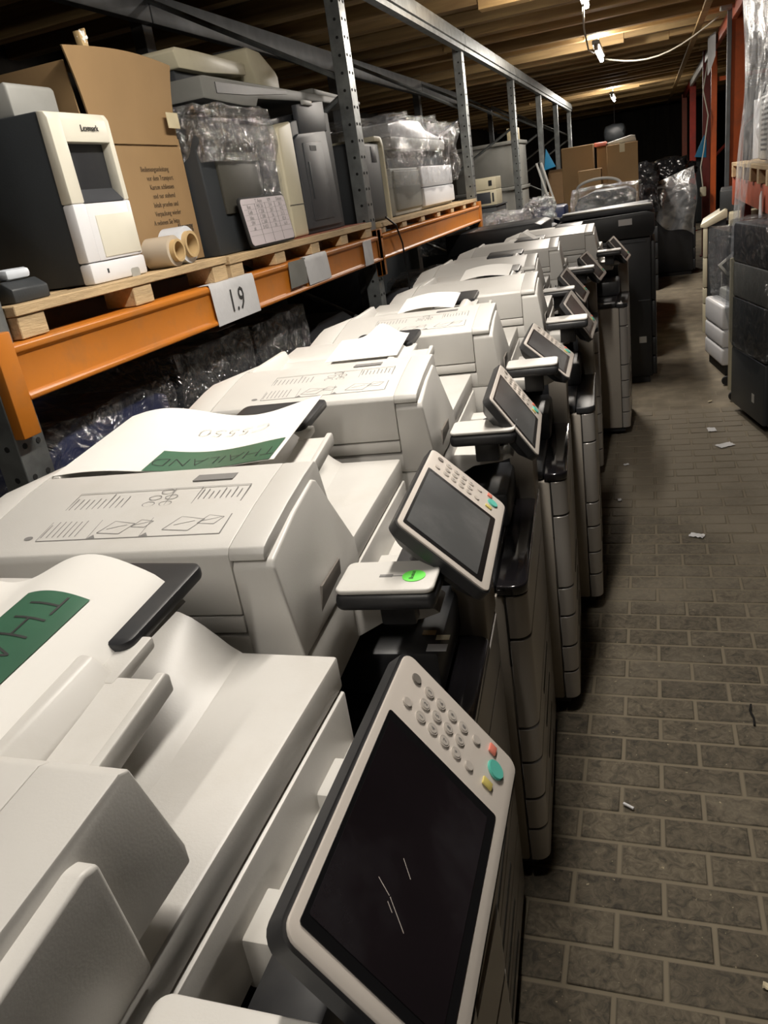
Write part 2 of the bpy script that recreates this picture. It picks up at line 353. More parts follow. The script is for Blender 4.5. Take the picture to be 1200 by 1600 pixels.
def tag(o, label=None, cat=None, group=None, kind=None):
    if label: o['label'] = label
    if cat: o['category'] = cat
    if group: o['group'] = group
    if kind: o['kind'] = kind
    return o
def thing(name, label, cat, loc=(0, 0, 0), rz=0.0, group=None):
    o = bpy.data.objects.new(name, None); COL.objects.link(o); o.location = loc; o.rotation_euler = (0, 0, rz)
    o.empty_display_size = 0.1
    return tag(o, label, cat, group)
def text_bm(s, size, mtx, thick=0.0004, align='CENTER', shear=0.0, offset=0.0, sx=1.0):
    cu = bpy.data.curves.new('txt', 'FONT'); cu.body = s; cu.size = size; cu.align_x = align; cu.align_y = 'CENTER'; cu.shear = shear
    cu.extrude = thick; cu.resolution_u = 2; cu.offset = offset
    o = bpy.data.objects.new('txt', cu); COL.objects.link(o)
    dg = bpy.context.evaluated_depsgraph_get(); me = bpy.data.meshes.new_from_object(o.evaluated_get(dg))
    bm = bmesh.new(); bm.from_mesh(me); bpy.data.objects.remove(o); bpy.data.curves.remove(cu); bpy.data.meshes.remove(me)
    bmesh.ops.scale(bm, vec=(sx, 1, 1), verts=bm.verts)
    bmesh.ops.transform(bm, matrix=mtx, verts=bm.verts); return bm
def frame(o, x, y, z):
    """matrix with given origin and x,y,z axes"""
    m = Matrix((Vector(x), Vector(y), Vector(z))).transposed().to_4x4(); m.translation = Vector(o); return m

# ---------------------------------------------------------------- setting: floor, walls, ceiling
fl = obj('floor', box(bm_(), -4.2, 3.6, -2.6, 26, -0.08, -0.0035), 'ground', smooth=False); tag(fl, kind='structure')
def brick_bm():
    return box(bm_(), -0.0945, 0.0945, -0.0445, 0.0445, -0.03, 0.0, 0.0025, 1)
nb = 0
for j in range(44):
    y = 0.86 + 0.1*j
    xmax = 0.16 + (y-0.86)*0.118 + 0.12
    x = -0.395 + (0.1006 if j % 2 else 0.0)
    while x < xmax and nb < 299:
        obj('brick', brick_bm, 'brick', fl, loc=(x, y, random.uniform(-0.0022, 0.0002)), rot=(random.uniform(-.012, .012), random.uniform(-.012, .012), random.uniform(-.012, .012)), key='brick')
        nb += 1; x += 0.2012
tag(obj('wall_back', box(bm_(), -4.2, 3.6, 25.0, 25.2, 0, 3.3), 'darkwall', smooth=False), kind='structure')
tag(obj('wall_left', box(bm_(), -4.2, -4.0, -2.6, 25, 0, 3.3), 'darkwall', smooth=False), kind='structure')
tag(obj('wall_right', box(bm_(), 3.4, 3.6, -2.6, 25, 0, 3.3), 'darkwall', smooth=False), kind='structure')
tag(obj('wall_front', box(bm_(), -4.2, 3.6, -2.8, -2.6, 0, 3.3), 'darkwall', smooth=False), kind='structure')
ce = obj('ceiling', box(bm_(), -4.2, 3.6, -2.8, 25.2, 3.0, 3.1), 'deck', smooth=False); tag(ce, kind='structure')
y = 2.2; k = 0
rnd = random.Random(3)
while y < 24.5:
    # a joist on edge, then loose boards laid against it
    xs = -4.0; brk = rnd.uniform(-2.2, 0.9)
    for (a, b_) in ((-4.0, brk), (brk+0.004, 3.4)):
        zz = 2.73 + rnd.uniform(-0.02, 0.03); hh = rnd.choice((0.09, 0.14, 0.17)); ww = rnd.uniform(0.07, 0.16)
        yy = y + rnd.uniform(-0.03, 0.03)
        obj('joist', box(bm_(), a, b_, yy, yy+ww, zz, zz+hh), 'plank', ce, smooth=False)
    if True:
        for _ in range(2):
            a = rnd.uniform(-4.0, -0.5); b_ = a + rnd.uniform(1.4, 3.4); yy = y + 0.17 + rnd.uniform(0, 0.14); wd = rnd.uniform(0.10, 0.19)
            obj('plank', box(bm_(), a, min(b_, 3.4), yy, yy+wd, 2.86, 2.885+rnd.uniform(0, .02)), 'plank', ce, smooth=False)
    y += rnd.uniform(0.50, 0.62); k += 1
obj('crossbeam', box(bm_(), 0.50, 0.56, 3.0, 24, 2.70, 2.728), 'plank', ce, smooth=False)

# ---------------------------------------------------------------- ceiling lamps
for i, (x, y, z, p, ln) in enumerate(LAMPS):
    lab = ['bare white tube lamp under the ceiling, behind the viewer', 'bare white tube lamp above the first copiers', 'tube lamp at the top edge with a hanging cable hook',
           'bright tube lamp hanging over the middle of the aisle', 'farthest bright lamp hanging over the aisle end'][i]
    t = thing('tube_lamp', lab, 'lamp', (x, y, z), 0, 'tube lamps under the ceiling')
    obj('lamp_housing', box(bm_(), -0.035, 0.035, -ln/2, ln/2, 0.03, 0.07, 0.008), 'lampbody', t)
    obj('glass_tube', cyl(bm_(), (0, 0, 0.0), 0.022, ln*0.94, 'y', 14), 'tube', t)
    for s in (-1, 1): obj('tube_socket', box(bm_(), -0.02, 0.02, s*ln*0.48-0.012, s*ln*0.48+0.012, -0.02, 0.032, 0.004), 'lampbody', t)
    obj('suspension_wire', tube(bm_(), [(0, 0, 0.07), (0, 0, 3.0-z)], 0.003, 6), 'cable', t)
    ld = bpy.data.lights.new('tube_light', 'AREA'); ld.shape = 'RECTANGLE'; ld.size = 0.07; ld.size_y = ln; ld.energy = p; ld.color = LAMPCOL
    lo = bpy.data.objects.new('tube_light', ld); COL.objects.link(lo); lo.parent = t; lo.location = (0, 0, -0.03)
    lu = bpy.data.lights.new('tube_uplight', 'POINT'); lu.energy = p*0.6; lu.color = LAMPCOL; lu.shadow_soft_size = 0.04
    uo = bpy.data.objects.new('tube_uplight', lu); COL.objects.link(uo); uo.parent = t; uo.location = (0, 0, 0.12)

# ---------------------------------------------------------------- the white copiers
def control_panel(root, pos, tilt, yaw, near, sheen, keys, rough_screen=False):
    W, Hh = 0.300, 0.155
    right = Vector((-math.sin(yaw), math.cos(yaw), 0)); front = Vector((math.cos(yaw), math.sin(yaw), 0))
    up = -front*math.cos(tilt) + Vector((0, 0, math.sin(tilt))); nrm = right.cross(up)
    mt = frame(pos, right, up, nrm)
    def hous():
        b = bm_(); n = 5
        o1 = rrect(-W/2-.003, W/2+.003, -Hh/2-.003, Hh/2+.003, .015, n); o2 = rrect(-W/2+.02, W/2-.02, -Hh/2+.018, Hh/2-.018, .012, n)
        rows = [(o1, -0.003), (o1, -0.018), (o2, -0.036)]
        vs = [[b.verts.new((p[0], p[1], z)) for p in o] for o, z in rows]
        for a, c in zip(vs, vs[1:]):
            for i in range(len(a)): b.faces.new((a[i], a[(i+1) % len(a)], c[(i+1) % len(a)], c[i]))
        b.faces.new(vs[0]); b.faces.new(vs[-1][::-1]); return b
    p = obj('control_panel', hous, 'black', root, key='cp_housing', mtx=mt)
    obj('bezel', lambda: prism(bm_(), rrect(-W/2, W/2, -Hh/2, Hh/2, .012), 'z', -0.0035, 0.0, 0.0015, 2), 'bezel', p, key='cp_bezel')
    u = lambda a: -W/2 + a*W
    v = lambda a: -Hh/2 + a*Hh
    obj('screen_border', lambda: prism(bm_(), rrect(u(.04), u(.735), v(.09), v(.955), .003), 'z', 0.0, 0.0008), 'bar', p, key='cp_border')
    obj('touch_screen', lambda: prism(bm_(), rrect(u(.07), u(.70), v(.15), v(.93), .002), 'z', 0.0008, 0.0012), 'screensheen' if sheen else 'screen', p, key='cp_screen%d' % sheen)
    if keys:
        for ri, vv in enumerate((.758, .659, .56, .462)):
            for ci, uu in enumerate((.809, .867, .926)):
                kx, ky = u(uu), v(vv)
                def kb():
                    b = bm_(); ring(b, (0, 0, 0.0006), 0.0058, 0.0049, 0.0012, n=18); cyl(b, (0, 0, 0.0008), 0.0047, 0.0016, n=18, bev=.0004); return b
                kk = obj('key', kb, 'key', p, key='cp_key', loc=(kx, ky, 0))
                if keys > 1:
                    ch = '123456789*0#'[ri*3+ci]
                    digit_jobs.append((p, ch, kx, ky))
        for uu, vv, r, mm, nm in ((.928, .87, .0055, 'keyring', 'round_key'), (.813, .87, .005, 'key', 'round_key'), (.928, .348, .005, 'key', 'round_key'), (.809, .354, .005, 'key', 'round_key')):
            obj(nm, lambda: cyl(bm_(), (0, 0, .0008), r, .0018, n=18, bev=.0005), mm, p, key='cp_rk%s%s' % (mm, r), loc=(u(uu), v(vv), 0))
    obj('start_button', lambda: cyl(bm_(), (0, 0, 0.001), 0.0098, 0.003, n=24, bev=.0008), 'teal', p, key='cp_start', loc=(u(.889), v(.162), 0))
    obj('stop_button', lambda: box(bm_(), -.0055, .0055, -.0045, .0045, 0, .0022, .001), 'red', p, key='cp_stop', loc=(u(.955), v(.215), 0))
    obj('clear_button', lambda: box(bm_(), -.0045, .0045, -.006, .006, 0, .0022, .001), 'yellow', p, key='cp_clear', loc=(u(.812), v(.20), 0))
    if rough_screen:
        b = bm_()
        for q, (x0, y0, x1, y1) in enumerate(((-0.0411, 0.0136, -0.0510, 0.0026), (-0.0753, 0.0147, -0.0897, -0.0043), (-0.0696, 0.0284, -0.0750, 0.0155), (-0.0795, 0.0155, -0.0840, 0.0093))):
            d = Vector((x1-x0, y1-y0, 0)); nn = Vector((-d.y, d.x, 0))*(.00035/d.length)
            a0, a1 = Vector((x0, y0, .0014)), Vector((x1, y1, .0014))
            b.faces.new([b.verts.new(q_) for q_ in (a0-nn, a1-nn, a1+nn, a0+nn)])
        sc = obj('scratch_marks', b, 'key', p, smooth=False); sc['kind'] = 'stuff'
    return p
digit_jobs = []
def copier(name, label, X0, Y0, deg, panel, lod=0, card=None, sheen=True, tray='up', shelf='gloss'):
    t = thing('multifunction_copier', label, 'copier', (X0, Y0, 0), R(deg), 'row of white office copiers along the aisle')
    K = lambda s: 'mfp_' + s
    def P(nm, f, m, key, par=None): return obj(nm, f, m, par or t, key=K(key))
    # cabinet
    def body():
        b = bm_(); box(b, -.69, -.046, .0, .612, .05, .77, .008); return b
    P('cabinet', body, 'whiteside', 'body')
    P('base_plinth', lambda: box(bm_(), -.66, -.03, .02, .595, .025, .052), 'black', 'plinth')
    for i, (cx, cy) in enumerate(((-.08, .06), (-.08, .555), (-.62, .06), (-.62, .555))):
        obj('caster', lambda: cyl(bm_(), (0, 0, 0), .022, .02, 'y', 14, bev=.003), 'rubber', t, key=K('caster'), loc=(cx, cy, .022))
    # doors and drawers at the front, their rounded ends seen from the side
    def front(z0, z1, rr=.03):
        def f():
            pts = [(-.044, .0), (-.044, .615)]
            n = 6
            for i in range(n+1):
                a = R(90*i/n); pts.append((-.03 + .03*math.sin(a), .585 + .03*math.cos(a)))
            for i in range(n+1):
                a = R(90*i/n); pts.append((-.03 + .03*math.cos(a), .03 - .03*math.sin(a)))
            return prism(bm_(), pts, 'z', z0, z1, .0015, 1)
        return f
    zs = [(.147, .052), (.237, .150), (.341, .240), (.435, .344), (.663, .438), (.768, .666)]
    nms = ['bottom_drawer', 'paper_drawer', 'paper_drawer', 'paper_drawer', 'front_door', 'toner_door']
    for (z1, z0), nm in zip(zs, nms):
        d = P(nm, front(z0+.0012, z1-.0012), 'silver', '%s%d' % (nm, int(z0*1000)))
        if 'drawer' in nm:
            obj('drawer_handle', lambda: box(bm_(), -.004, .0015, .20, .42, -.008, .008, .003), 'seam', d, key=K('dh'), loc=(0, 0, (z0+z1)/2))
    P('seam_strip', lambda: box(bm_(), -.0475, -.0435, -.0012, .012, .60, .765), 'seam', 'seamstrip')
    # output cavity
    P('rear_housing', lambda: box(bm_(), -.69, -.36, .012, .60, .771, .955, .006), 'black', 'rear')
    P('output_tray', lambda: (lambda b: (box(b, -.37, -.062, .006, .47, .771, .80, .01), box(b, -.34, -.05, .27, .5, .80, .885, .012), b)[-1])(bm_()), 'black', 'outtray')
    def shelf_f():
        pts = [(-.062, .0), (-.062, .47)]
        for i in range(5): a = R(90*i/4); pts.append((-.02 + .022*math.sin(a), .45 + .02*math.cos(a)))
        for i in range(7): a = R(90*i/6); pts.append((-.03 + .032*math.cos(a), .03 - .032*math.sin(a)))
        return prism(bm_(), pts, 'z', .7695, .792, .007, 3)
    P('door_ledge', shelf_f, shelf, 'ledge'+shelf)
    P('front_pillar', lambda: box(bm_(), -.060, -.002, .472, .612, .7705, .975, .006), 'whiteside', 'pillar')
    P('side_pillar', lambda: box(bm_(), -.36, -.06, .56, .612, .7705, .955, .004), 'black', 'pillar2')
    # scanner
    P('scanner_body', lambda: box(bm_(), -.69, -.150, .0, .612, .955, 1.0492, .003), 'white', 'scanner')
    P('platen_cover', lambda: prism(bm_(), [(.0, 1.050), (.0, 1.088), (.26, 1.091), (.618, 1.091), (.618, 1.050)], 'x', -.69, -.154, .004, 2), 'white', 'platen')
    def vents():
        b = bm_()
        for i in range(4): box(b, -.195+.011*i, -.190+.011*i, -.0012, .002, 1.002, 1.024)
        return b
    v_ = P('vent_slots', vents, 'seam', 'vents'); v_['kind'] = 'stuff'
    # strip with two raised blocks that carries the panel arm
    P('panel_mount_strip', lambda: box(bm_(), -.156, -.085, .335, .605, .945, .985, .004), 'white', 'strip')
    P('mount_block', lambda: box(bm_(), -.157, -.095, .33, .385, .945, 1.004, .004), 'white', 'blk1')
    obj('mount_block', lambda: box(bm_(), -.157, -.10, .50, .558, .945, 1.002, .004), 'white', t, key=K('blk2'))
    P('card_bracket', lambda: prism(bm_(), [(-.157, 1.012), (-.03, 1.006), (-.022, .998), (-.05, .988), (-.11, .982), (-.157, .955)], 'y', .20, .26, .003), 'white', 'bracket')
    P('panel_hinge', lambda: (lambda b: (box(b, -.11, -.045, .25, .42, .975, 1.03, .012), b)[-1])(bm_()), 'black', 'hinge')
    # document feeder
    P('feeder_base', lambda: prism(bm_(), [(0, 1.092), (0, 1.1145), (.2, 1.1145), (.245, 1.10), (.235, 1.092)], 'x', -.60, -.2165, .002), 'white', 'adfbase')
    def lower():
        return prism(bm_(), [(-.004+.004, 1.052), (0.0, 1.092), (.25, 1.092), (.25, 1.052)], 'x', -.60, -.17, .001)
    def cover():
        b = bm_(); dd = .055 if name == 'P1' else 0.0; xr = -.152 if name == 'P1' else -.172
        top = [(0, 1.117), (0, 1.196), (.006, 1.2035), (.02, 1.207), (.10, 1.221), (.17, 1.230), (.212, 1.2335), (.222, 1.229), (.25, 1.135), (.25, 1.118), (.22, 1.117)]
        prism(b, [(q[0]+(dd if q[0] > .15 else 0), q[1]) for q in top], 'x', -.598, -.2165, .002)
        top2 = [(0, 1.1885), (0, 1.196), (.006, 1.2035), (.02, 1.207), (.10, 1.221), (.17, 1.230), (.212, 1.2335), (.222, 1.229), (.25, 1.135), (.25, 1.118), (.15, 1.118), (.14, 1.19)]
        prism(b, [(q[0]+(dd if q[0] > .15 else 0), q[1]) for q in top2], 'x', -.2165, xr, .002); return b
    P('feeder_cover', cover, 'white', 'cover' + ('1' if name == 'P1' else ''))
    def blk():
        b = bm_()
        pts = [(-.0008, 1.054), (-.0008, 1.178), (.006, 1.187), (.10, 1.206), (.185, 1.2165), (.196, 1.212), (.262, 1.094), (.262, 1.054)]
        if name == 'P1':
            pts = [(-.0008, 1.054), (-.0008, 1.178), (.006, 1.187), (.10, 1.206), (.205, 1.2165), (.217, 1.212), (.242, 1.092), (.242, 1.054)]
            prism(b, pts, 'x', -.2155, -.138, .0035, 3)
            for v in b.verts:
                if v.co.x > -.17: v.co.x -= .016*max(0, (1.20-v.co.z)/.11)
            return b
        prism(b, pts, 'x', -.2155, -.148, .0035, 3)
        for v in b.verts:
            if v.co.x > -.17: v.co.x -= .020*max(0, (v.co.z-1.08)/.135)
        return b
    P('feeder_front_block', blk, 'white', 'fblock' + ('1' if name == 'P1' else ''))
    P('jam_latch', lambda: (lambda b: b)(prism(bm_(), [(.075, 1.064), (.10, 1.100), (.18, 1.1), (.172, 1.064)], 'x', -.1540, -.1492)), 'latchgrey', 'latch')
    def rearc():
        pts = [(0, 1.052), (0, 1.196), (.006, 1.2035), (.02, 1.207), (.17, 1.230), (.22, 1.2345), (.40, 1.222), (.47, 1.19), (.50, 1.15), (.51, 1.093), (.51, 1.052)]
        b = prism(bm_(), pts, 'x', -.69, -.6005, .002)
        for v in b.verts:   # the back corner falls away
            if v.co.x < -.65 and v.co.z > 1.12: v.co.z -= .022
        return b
    P('rear_hinge_cover', rearc, 'white', 'rearc')
    # document tray and its dark extension
    def tray_f():
        b = bm_()
        prism(b, [(.22, 1.170), (.22, 1.186), (.40, 1.2105), (.40, 1.196)], 'x', -.60, -.205, .003)
        prism(b, [(.40, 1.196), (.40, 1.2105), (.43, 1.213), (.56, 1.218), (.56, 1.205)], 'x', -.60, -.395, .003)
        prism(b, [(.39, 1.195), (.39, 1.2105), (.455, 1.216), (.455, 1.204)], 'x', -.30, -.252, .003)
        return b
    P('document_tray', tray_f, 'white', 'dtray')
    P('tray_rim', lambda: prism(bm_(), [(.235, 1.185), (.235, 1.194), (.40, 1.2165), (.405, 1.212), (.405, 1.196), (.235, 1.17)], 'x', -.2135, -.2045, .002), 'white', 'drim')
    P('tray_slot', lambda: box(bm_(), -.285, -.225, .240, .249, 1.187, 1.1905, .001), 'latchgrey', 'dslot')
    def ext():
        b = prism(bm_(), rrect(-.425, -.262, .43, .575, .014), 'z', 1.208, 1.222, .004, 2)
        for v in b.verts: v.co.z += (v.co.y-.44)*.06
        return b
    P('tray_extension', ext, 'black', 'dext')
    def gd():
        b = prism(bm_(), [(-.304, 1.190), (-.299, 1.212), (-.289, 1.220), (-.278, 1.219), (-.258, 1.200), (-.258, 1.190)], 'y', .245, .405, .003, 2)
        for v in b.verts: v.co.z += (v.co.y-.3)*.08
        return b
    P('paper_guide', gd, 'white', 'guide')
    P('side_fence', lambda: prism(bm_(), [(-.60, 1.20), (-.597, 1.233), (-.585, 1.233), (-.57, 1.20)], 'y', .22, .44, .002), 'white', 'fence')
    # raised rib of the paper output area under the tray
    def rib():
        b = bm_()
        sheet(b, lambda a, c: Vector((-.44 + .17*a + .03*(1-c), .30 + .315*c, 1.0905 + .056*(math.sin(min(1, a*1.0)*math.pi)**1.3)*(c**1.4))), 12, 12, .0)
        return b
    P('output_rib', rib, 'white', 'rib')
    if lod < 2:
        def prints():
            b = bm_(); z = lambda y: 1.2071 + (y-.02)*.163 if y < .17 else 1.2318
            def seg(x0, y0, x1, y1, wd=.0008):
                d = Vector((x1-x0, y1-y0, 0)); nn = Vector((-d.y, d.x, 0)).normalized()*wd
                q = [Vector((x0, y0, z(y0)+.0006)), Vector((x1, y1, z(y1)+.0006))]
                b.faces.new([b.verts.new(c) for c in (q[0]-nn, q[1]-nn, q[1]+nn, q[0]+nn)])
            rr = random.Random(5)
            for x0, x1, y0, y1 in ((-.50, -.24, .035, .092), (-.50, -.24, .096, .15)):
                seg(x0, y0, x1, y0); seg(x0, y1, x1, y1); seg(x1, y0, x1, y1); seg(x0, y0, x0, y1, .0004)
                seg(x0+.15, y0, x0+.15, y1, .0004); seg(x0+.075 if y0 < .09 else x0+.19, y0, x0+.075 if y0 < .09 else x0+.19, y1, .0004)
            for i in range(10): seg(-.495+.009*i, .102, -.495+.009*i, .145-rr.uniform(0, .014), .0007)
            for i in range(7): seg(-.497+.0085*i, .042, -.497+.0085*i, .086-rr.uniform(0, .016), .0007)
            for i in range(8): seg(-.305+.008*i, .118, -.305+.008*i, .146-rr.uniform(0, .01), .0007)
            for cx, cy in ((-.375, .112), (-.35, .112), (-.372, .128), (-.348, .128), (-.36, .143)):
                for k in range(10):
                    a0, a1 = 2*math.pi*k/10, 2*math.pi*(k+1)/10
                    seg(cx+.009*math.cos(a0), cy+.006*math.sin(a0), cx+.009*math.cos(a1), cy+.006*math.sin(a1), .0006)
            for cx, cy, s in ((-.395, .06, 1), (-.30, .062, 1.1), (-.265, .068, .7), (-.36, .066, .6)):   # little drawings of sheets and covers
                pq = [(-.022, -.012), (.012, -.016), (.024, .006), (-.008, .014)]
                for k in range(4):
                    p0, p1 = pq[k], pq[(k+1) % 4]; seg(cx+s*p0[0], cy+s*p0[1], cx+s*p1[0], cy+s*p1[1], .0007)
                seg(cx-.012, cy-.004, cx+.014, cy+.004, .0007)
            for cx in (-.425, -.35): b.faces.new([b.verts.new((cx+dx, .036+dy, z(.036+dy)+.0007)) for dx, dy in ((0, 0), (.012, 0), (.006, .008))])
            vs = [b.verts.new((-.515+.0065*math.cos(a), .042+.0045*math.sin(a), z(.042)+.0007+.0045*math.sin(a)*.163)) for a in [2*math.pi*k/12 for k in range(12)]]
            b.faces.new(vs)
            return b
        pr = P('instruction_print', prints, 'print', 'prints'); pr['kind'] = 'stuff'
        P('label_recess', lambda: box(bm_(), -.335, -.275, .168, .19, 1.2305, 1.2318), 'print', 'recess')
    pos, tilt, yaw = panel
    cp = control_panel(t, Vector(pos), R(tilt), R(yaw), lod == 0, sheen, 2 if lod == 0 else (1 if lod == 1 else 0), rough_screen=(name == 'P1'))
    # arm between hinge and panel
    cpos = Vector(pos)
    nrm = Vector((math.sin(R(tilt)), 0, math.cos(R(tilt))))
    end = cpos - nrm*0.033
    b = bm_(); tube(b, [(-.085, max(.30, min(.40, cpos.y-.0)), .998), end], .02, 12)
    obj('panel_arm', b, 'black', t)
    # card reader
    cx, cy, cz = card or (-.072, .145, 1.09)
    cr = obj('card_reader', lambda: box(bm_(), -.067, .067, -.043, .043, -.032, -.006, .010, 3), 'black', t, key=K('cr'), loc=(cx, cy, cz))
    obj('reader_top', lambda: prism(bm_(), rrect(-.066, .066, -.042, .042, .012), 'z', -.007, 0, .003, 3), 'white', cr, key=K('crt'))
    obj('reader_stem', lambda: box(bm_(), -.025, .025, .012, .038, -.085, -.03, .004), 'black', cr, key=K('crs'))
    return t

specs = [
 ('P1', 'nearest white copier, its big tilted control panel with a scratched dark screen', -.175, .05, .5, ((.009, .381, 1.098), 53.6, 1.0), 0, False, (-.075, .188, 1.085)),
 ('P2', 'white copier with a lime green round sticker on its card reader', -.25, .72, 4.5, ((-.002, .317, 1.102), 44.6, .3), 0, True, None),
 ('P3', 'third white copier from the front, its screen steep and turned to the aisle', -.245, 1.375, 4.5, ((-.009, .27, 1.088), 56, .8), 1, True, None),
 ('P4', 'fourth white copier from the front, its screen tilted flatter than the others', -.222, 2.01, 4., ((-.032, .24, 1.083), 43, -2), 1, True, (-.072, .040, 1.095)),
 ('P5', 'fifth white copier from the front, beside the far end of the first orange beam', -.185, 2.64, 3., ((-.033, .22, 1.072), 56, -3), 2, True, (-.075, .012, 1.098)),
 ('P6', 'sixth white copier from the front, its panel tucked behind the fifth one\'s', -.27, 3.33, 3., ((-.024, .29, 1.074), 52, -3), 2, True, (-.088, .085, 1.092)),
 ('P7', 'seventh white copier from the front, a white sheet standing up on its feeder', -.25, 4.05, 3., ((-.009, .23, 1.072), 52, -6), 2, True, (-.07, .022, 1.094)),
 ('P8', 'farthest white copier of the row, standing against the black machines', -.125, 4.72, 0., ((-.035, .23, 1.075), 52, -3), 2, True, (-.09, .02, 1.094)),
]
COP = {}
for nm, lab, x, y, a, pan, lod, sheen, card in specs:
    COP[nm] = copier(nm, lab, x, y, a, pan, lod, card, sheen, shelf='gloss' if nm in ('P1', 'P2', 'P3', 'P4') else 'black')
for p, ch, kx, ky in digit_jobs:
    k = 'dg' + ch
    obj('key_print', (lambda ch=ch: text_bm(ch, .0062, Matrix.Translation((0, 0, .0018)), .0001)), 'print', p, loc=(kx, ky, 0), key=k)
# lime sticker on the second copier's reader, and the little pictogram
def local(o, v): return o.matrix_world @ Vector(v)
bpy.context.view_layer.update()
def child_of(root, nm):
    for c in root.children:
        if c.name.split('.')[0] == nm: return c
rd = child_of(COP['P2'], 'card_reader')
s_ = obj('lime_sticker', cyl(bm_(), (.035, -.005, .0006), .0155, .0006, n=28), 'lime', rd); s_['label'] = 'lime green round sticker'
obj('sticker_text', text_bm('Bonus', .0085, frame((.033, -.004, .0012), (0, 1, 0), (-1, 0, 0), (0, 0, 1)), .0001), 'darkprint', rd)
b = bm_(); box(b, -.012, .006, -.006, .001, 0, .0006); box(b, -.0105, .0045, -.0045, -.0005, 0, .0008); box(b, .006, .02, -.004, -.003, 0, .0006)
tag(obj('card_symbol', b, 'print', rd), kind='stuff')
# stickers on the black interior of the second copier
for i, (x, y, s, mm) in enumerate(((-.075, .33, .011, 'kraft'), (-.05, .315, .011, 'tape'), (-.055, .285, .016, 'oldpaper'))):
    obj('warning_sticker', box(bm_(), x-s, x+s, y-s*.6, y+s*.6, .885, .8862), mm, COP['P2'])

# papers on the document trays
def paper(root, label, name, x0, x1, y0, y1, zf, strip, text=None, extra=None, mat_='paper'):
    t = thing(name, label, 'paper', root.location, root.rotation_euler.z, 'loose sheets lying in the document trays')
    b = bm_(); sheet(b, lambda a, c: Vector((x0+(x1-x0)*a, y0+(y1-y0)*c, zf(a, c))), 36, 16, .0006)
    obj('sheet', b, mat_, t)
    if strip:
        a0, a1, c0, c1 = strip
        b = bm_(); sheet(b, lambda a, c: Vector((x0+(x1-x0)*(a0+(a1-a0)*a), y0+(y1-y0)*(c0+(c1-c0)*c), zf(a0+(a1-a0)*a, c0+(c1-c0)*c)+.0012)), 24, 12, .0002)
        g = obj('green_tape_strip', b, 'green', t)
    def put(s, size, o, xd, yd, m, thick=.0001):
        bm = text_bm(s, size, frame((o[0], o[1], 0), xd, yd, (0, 0, 1)), 0, offset=-.0012)
        bmesh.ops.subdivide_edges(bm, edges=[e for e in bm.edges if e.calc_length() > .008], cuts=2)
        for v in bm.verts:
            a = (v.co.x-x0)/(x1-x0); c = (v.co.y-y0)/(y1-y0); v.co.z = zf(a, c) + .0018
        obj('handwriting', bm, m, t)
    for s in (text or []): put(*s)
    return t
def z1(a, c):   # wavy, rising away along the tray
    return 1.226 + .016*c + .017*math.sin(a*9.0+1.5)*(0.45+.55*c) - .022*max(0, (a-.9)/.1)**2
paper(COP['P1'], 'curled white sheet with a green THAILAND strip on the nearest copier', 'curled_paper', -.60, -.268, .255, .535, z1, (.63, .84, -.0, .76),
      [('THAILAND', .052, (-.356, .335), (0, -1, 0), (1, 0, 0), 'darkprint')])
def z2(a, c):
    return 1.232 + .018*c + .013*math.sin(a*7.0+.3)*(0.4+.6*c)
paper(COP['P2'], 'white sheet with green strip and pencilled digits on the second copier', 'curled_paper', -.60, -.235, .225, .475, z2, (.42, .98, .0, .30),
      [('THAILAND', .042, (-.344, .258), (-1, 0, 0), (0, -1, 0), 'darkprint'), ('C5550', .048, (-.362, .385), (-1, 0, 0), (0, -1, 0), 'pencil')])
def z3(a, c):
    return 1.222 + .018*c + .030*math.exp(-((a-.62)/.2)**2)*(c)
paper(COP['P3'], 'white sheet humped up against the dark tray extension of the third copier', 'curled_paper', -.44, -.27, .30, .46, z3, None)
def z4(a, c): return 1.226 + .02*c + .010*math.sin(a*3.1)
paper(COP['P4'], 'white sheet lying on the tray of the fourth copier', 'flat_paper', -.47, -.30, .26, .42, z4, None)
paper(COP['P5'], 'white sheet lying on the tray of the fifth copier', 'flat_paper', -.46, -.28, .26, .43, z4, None)
def z7(a, c): return 1.236 + .035*max(0, 1-abs(a-.55)/.3)
paper(COP['P7'], 'white sheet folded like a tent on the seventh copier', 'folded_paper', -.44, -.28, .26, .42, z7, None)

# ---------------------------------------------------------------- left pallet rack
XR = -1.35
def upright(y, label, z1=2.62, depth=1.05, near=False, zbase=0.0):
    t = thing('rack_upright', label, 'rack frame', (XR, y, 0), 0, 'galvanised upright frames of the left rack')
    def post():
        b = bm_(); w_ = .045
        # open C profile, 90 mm wide towards the aisle
        prism(b, [(0, -w_), (0, w_), (-.07, w_), (-.07, w_-.014), (-.012, w_-.014), (-.012, -w_+.014), (-.07, -w_+.014), (-.07, -w_)], 'z', 0, z1, .002, 1)
        return b
    a = obj('front_post', post, 'steel', t, key='post%.2f' % z1)
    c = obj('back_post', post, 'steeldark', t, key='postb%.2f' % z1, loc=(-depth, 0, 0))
    if near:
        b = bm_()
        for i in range(34):
            z = .10+.075*i
            if z > z1-.05: break
            for s in (-1, 1):
                cyl(b, (.0005, s*.022, z), .007, .002, 'x', 10)
        tag(obj('punched_holes', b, 'hole', a), kind='stuff')
        b = bm_()
        for i in range(34):
            z = .10+.075*i
            if z > z1-.05: break
            cyl(b, (-.03, -.0455, z), .007, .002, 'y', 10)
        tag(obj('side_holes', b, 'hole', a), kind='stuff')
    for i in range(4):
        z0 = .3+.6*i; p = ((-.04, 0, z0), (-depth+.0, 0, z0+.55)) if i % 2 else ((-.04, 0, z0+.55), (-depth, 0, z0))
        obj('diagonal_brace', tube(bm_(), p, .014, 6), 'steel', t)
    obj('foot_plate', box(bm_(), -.09, .02, -.07, .07, 0, .008), 'steel', t)
    return t
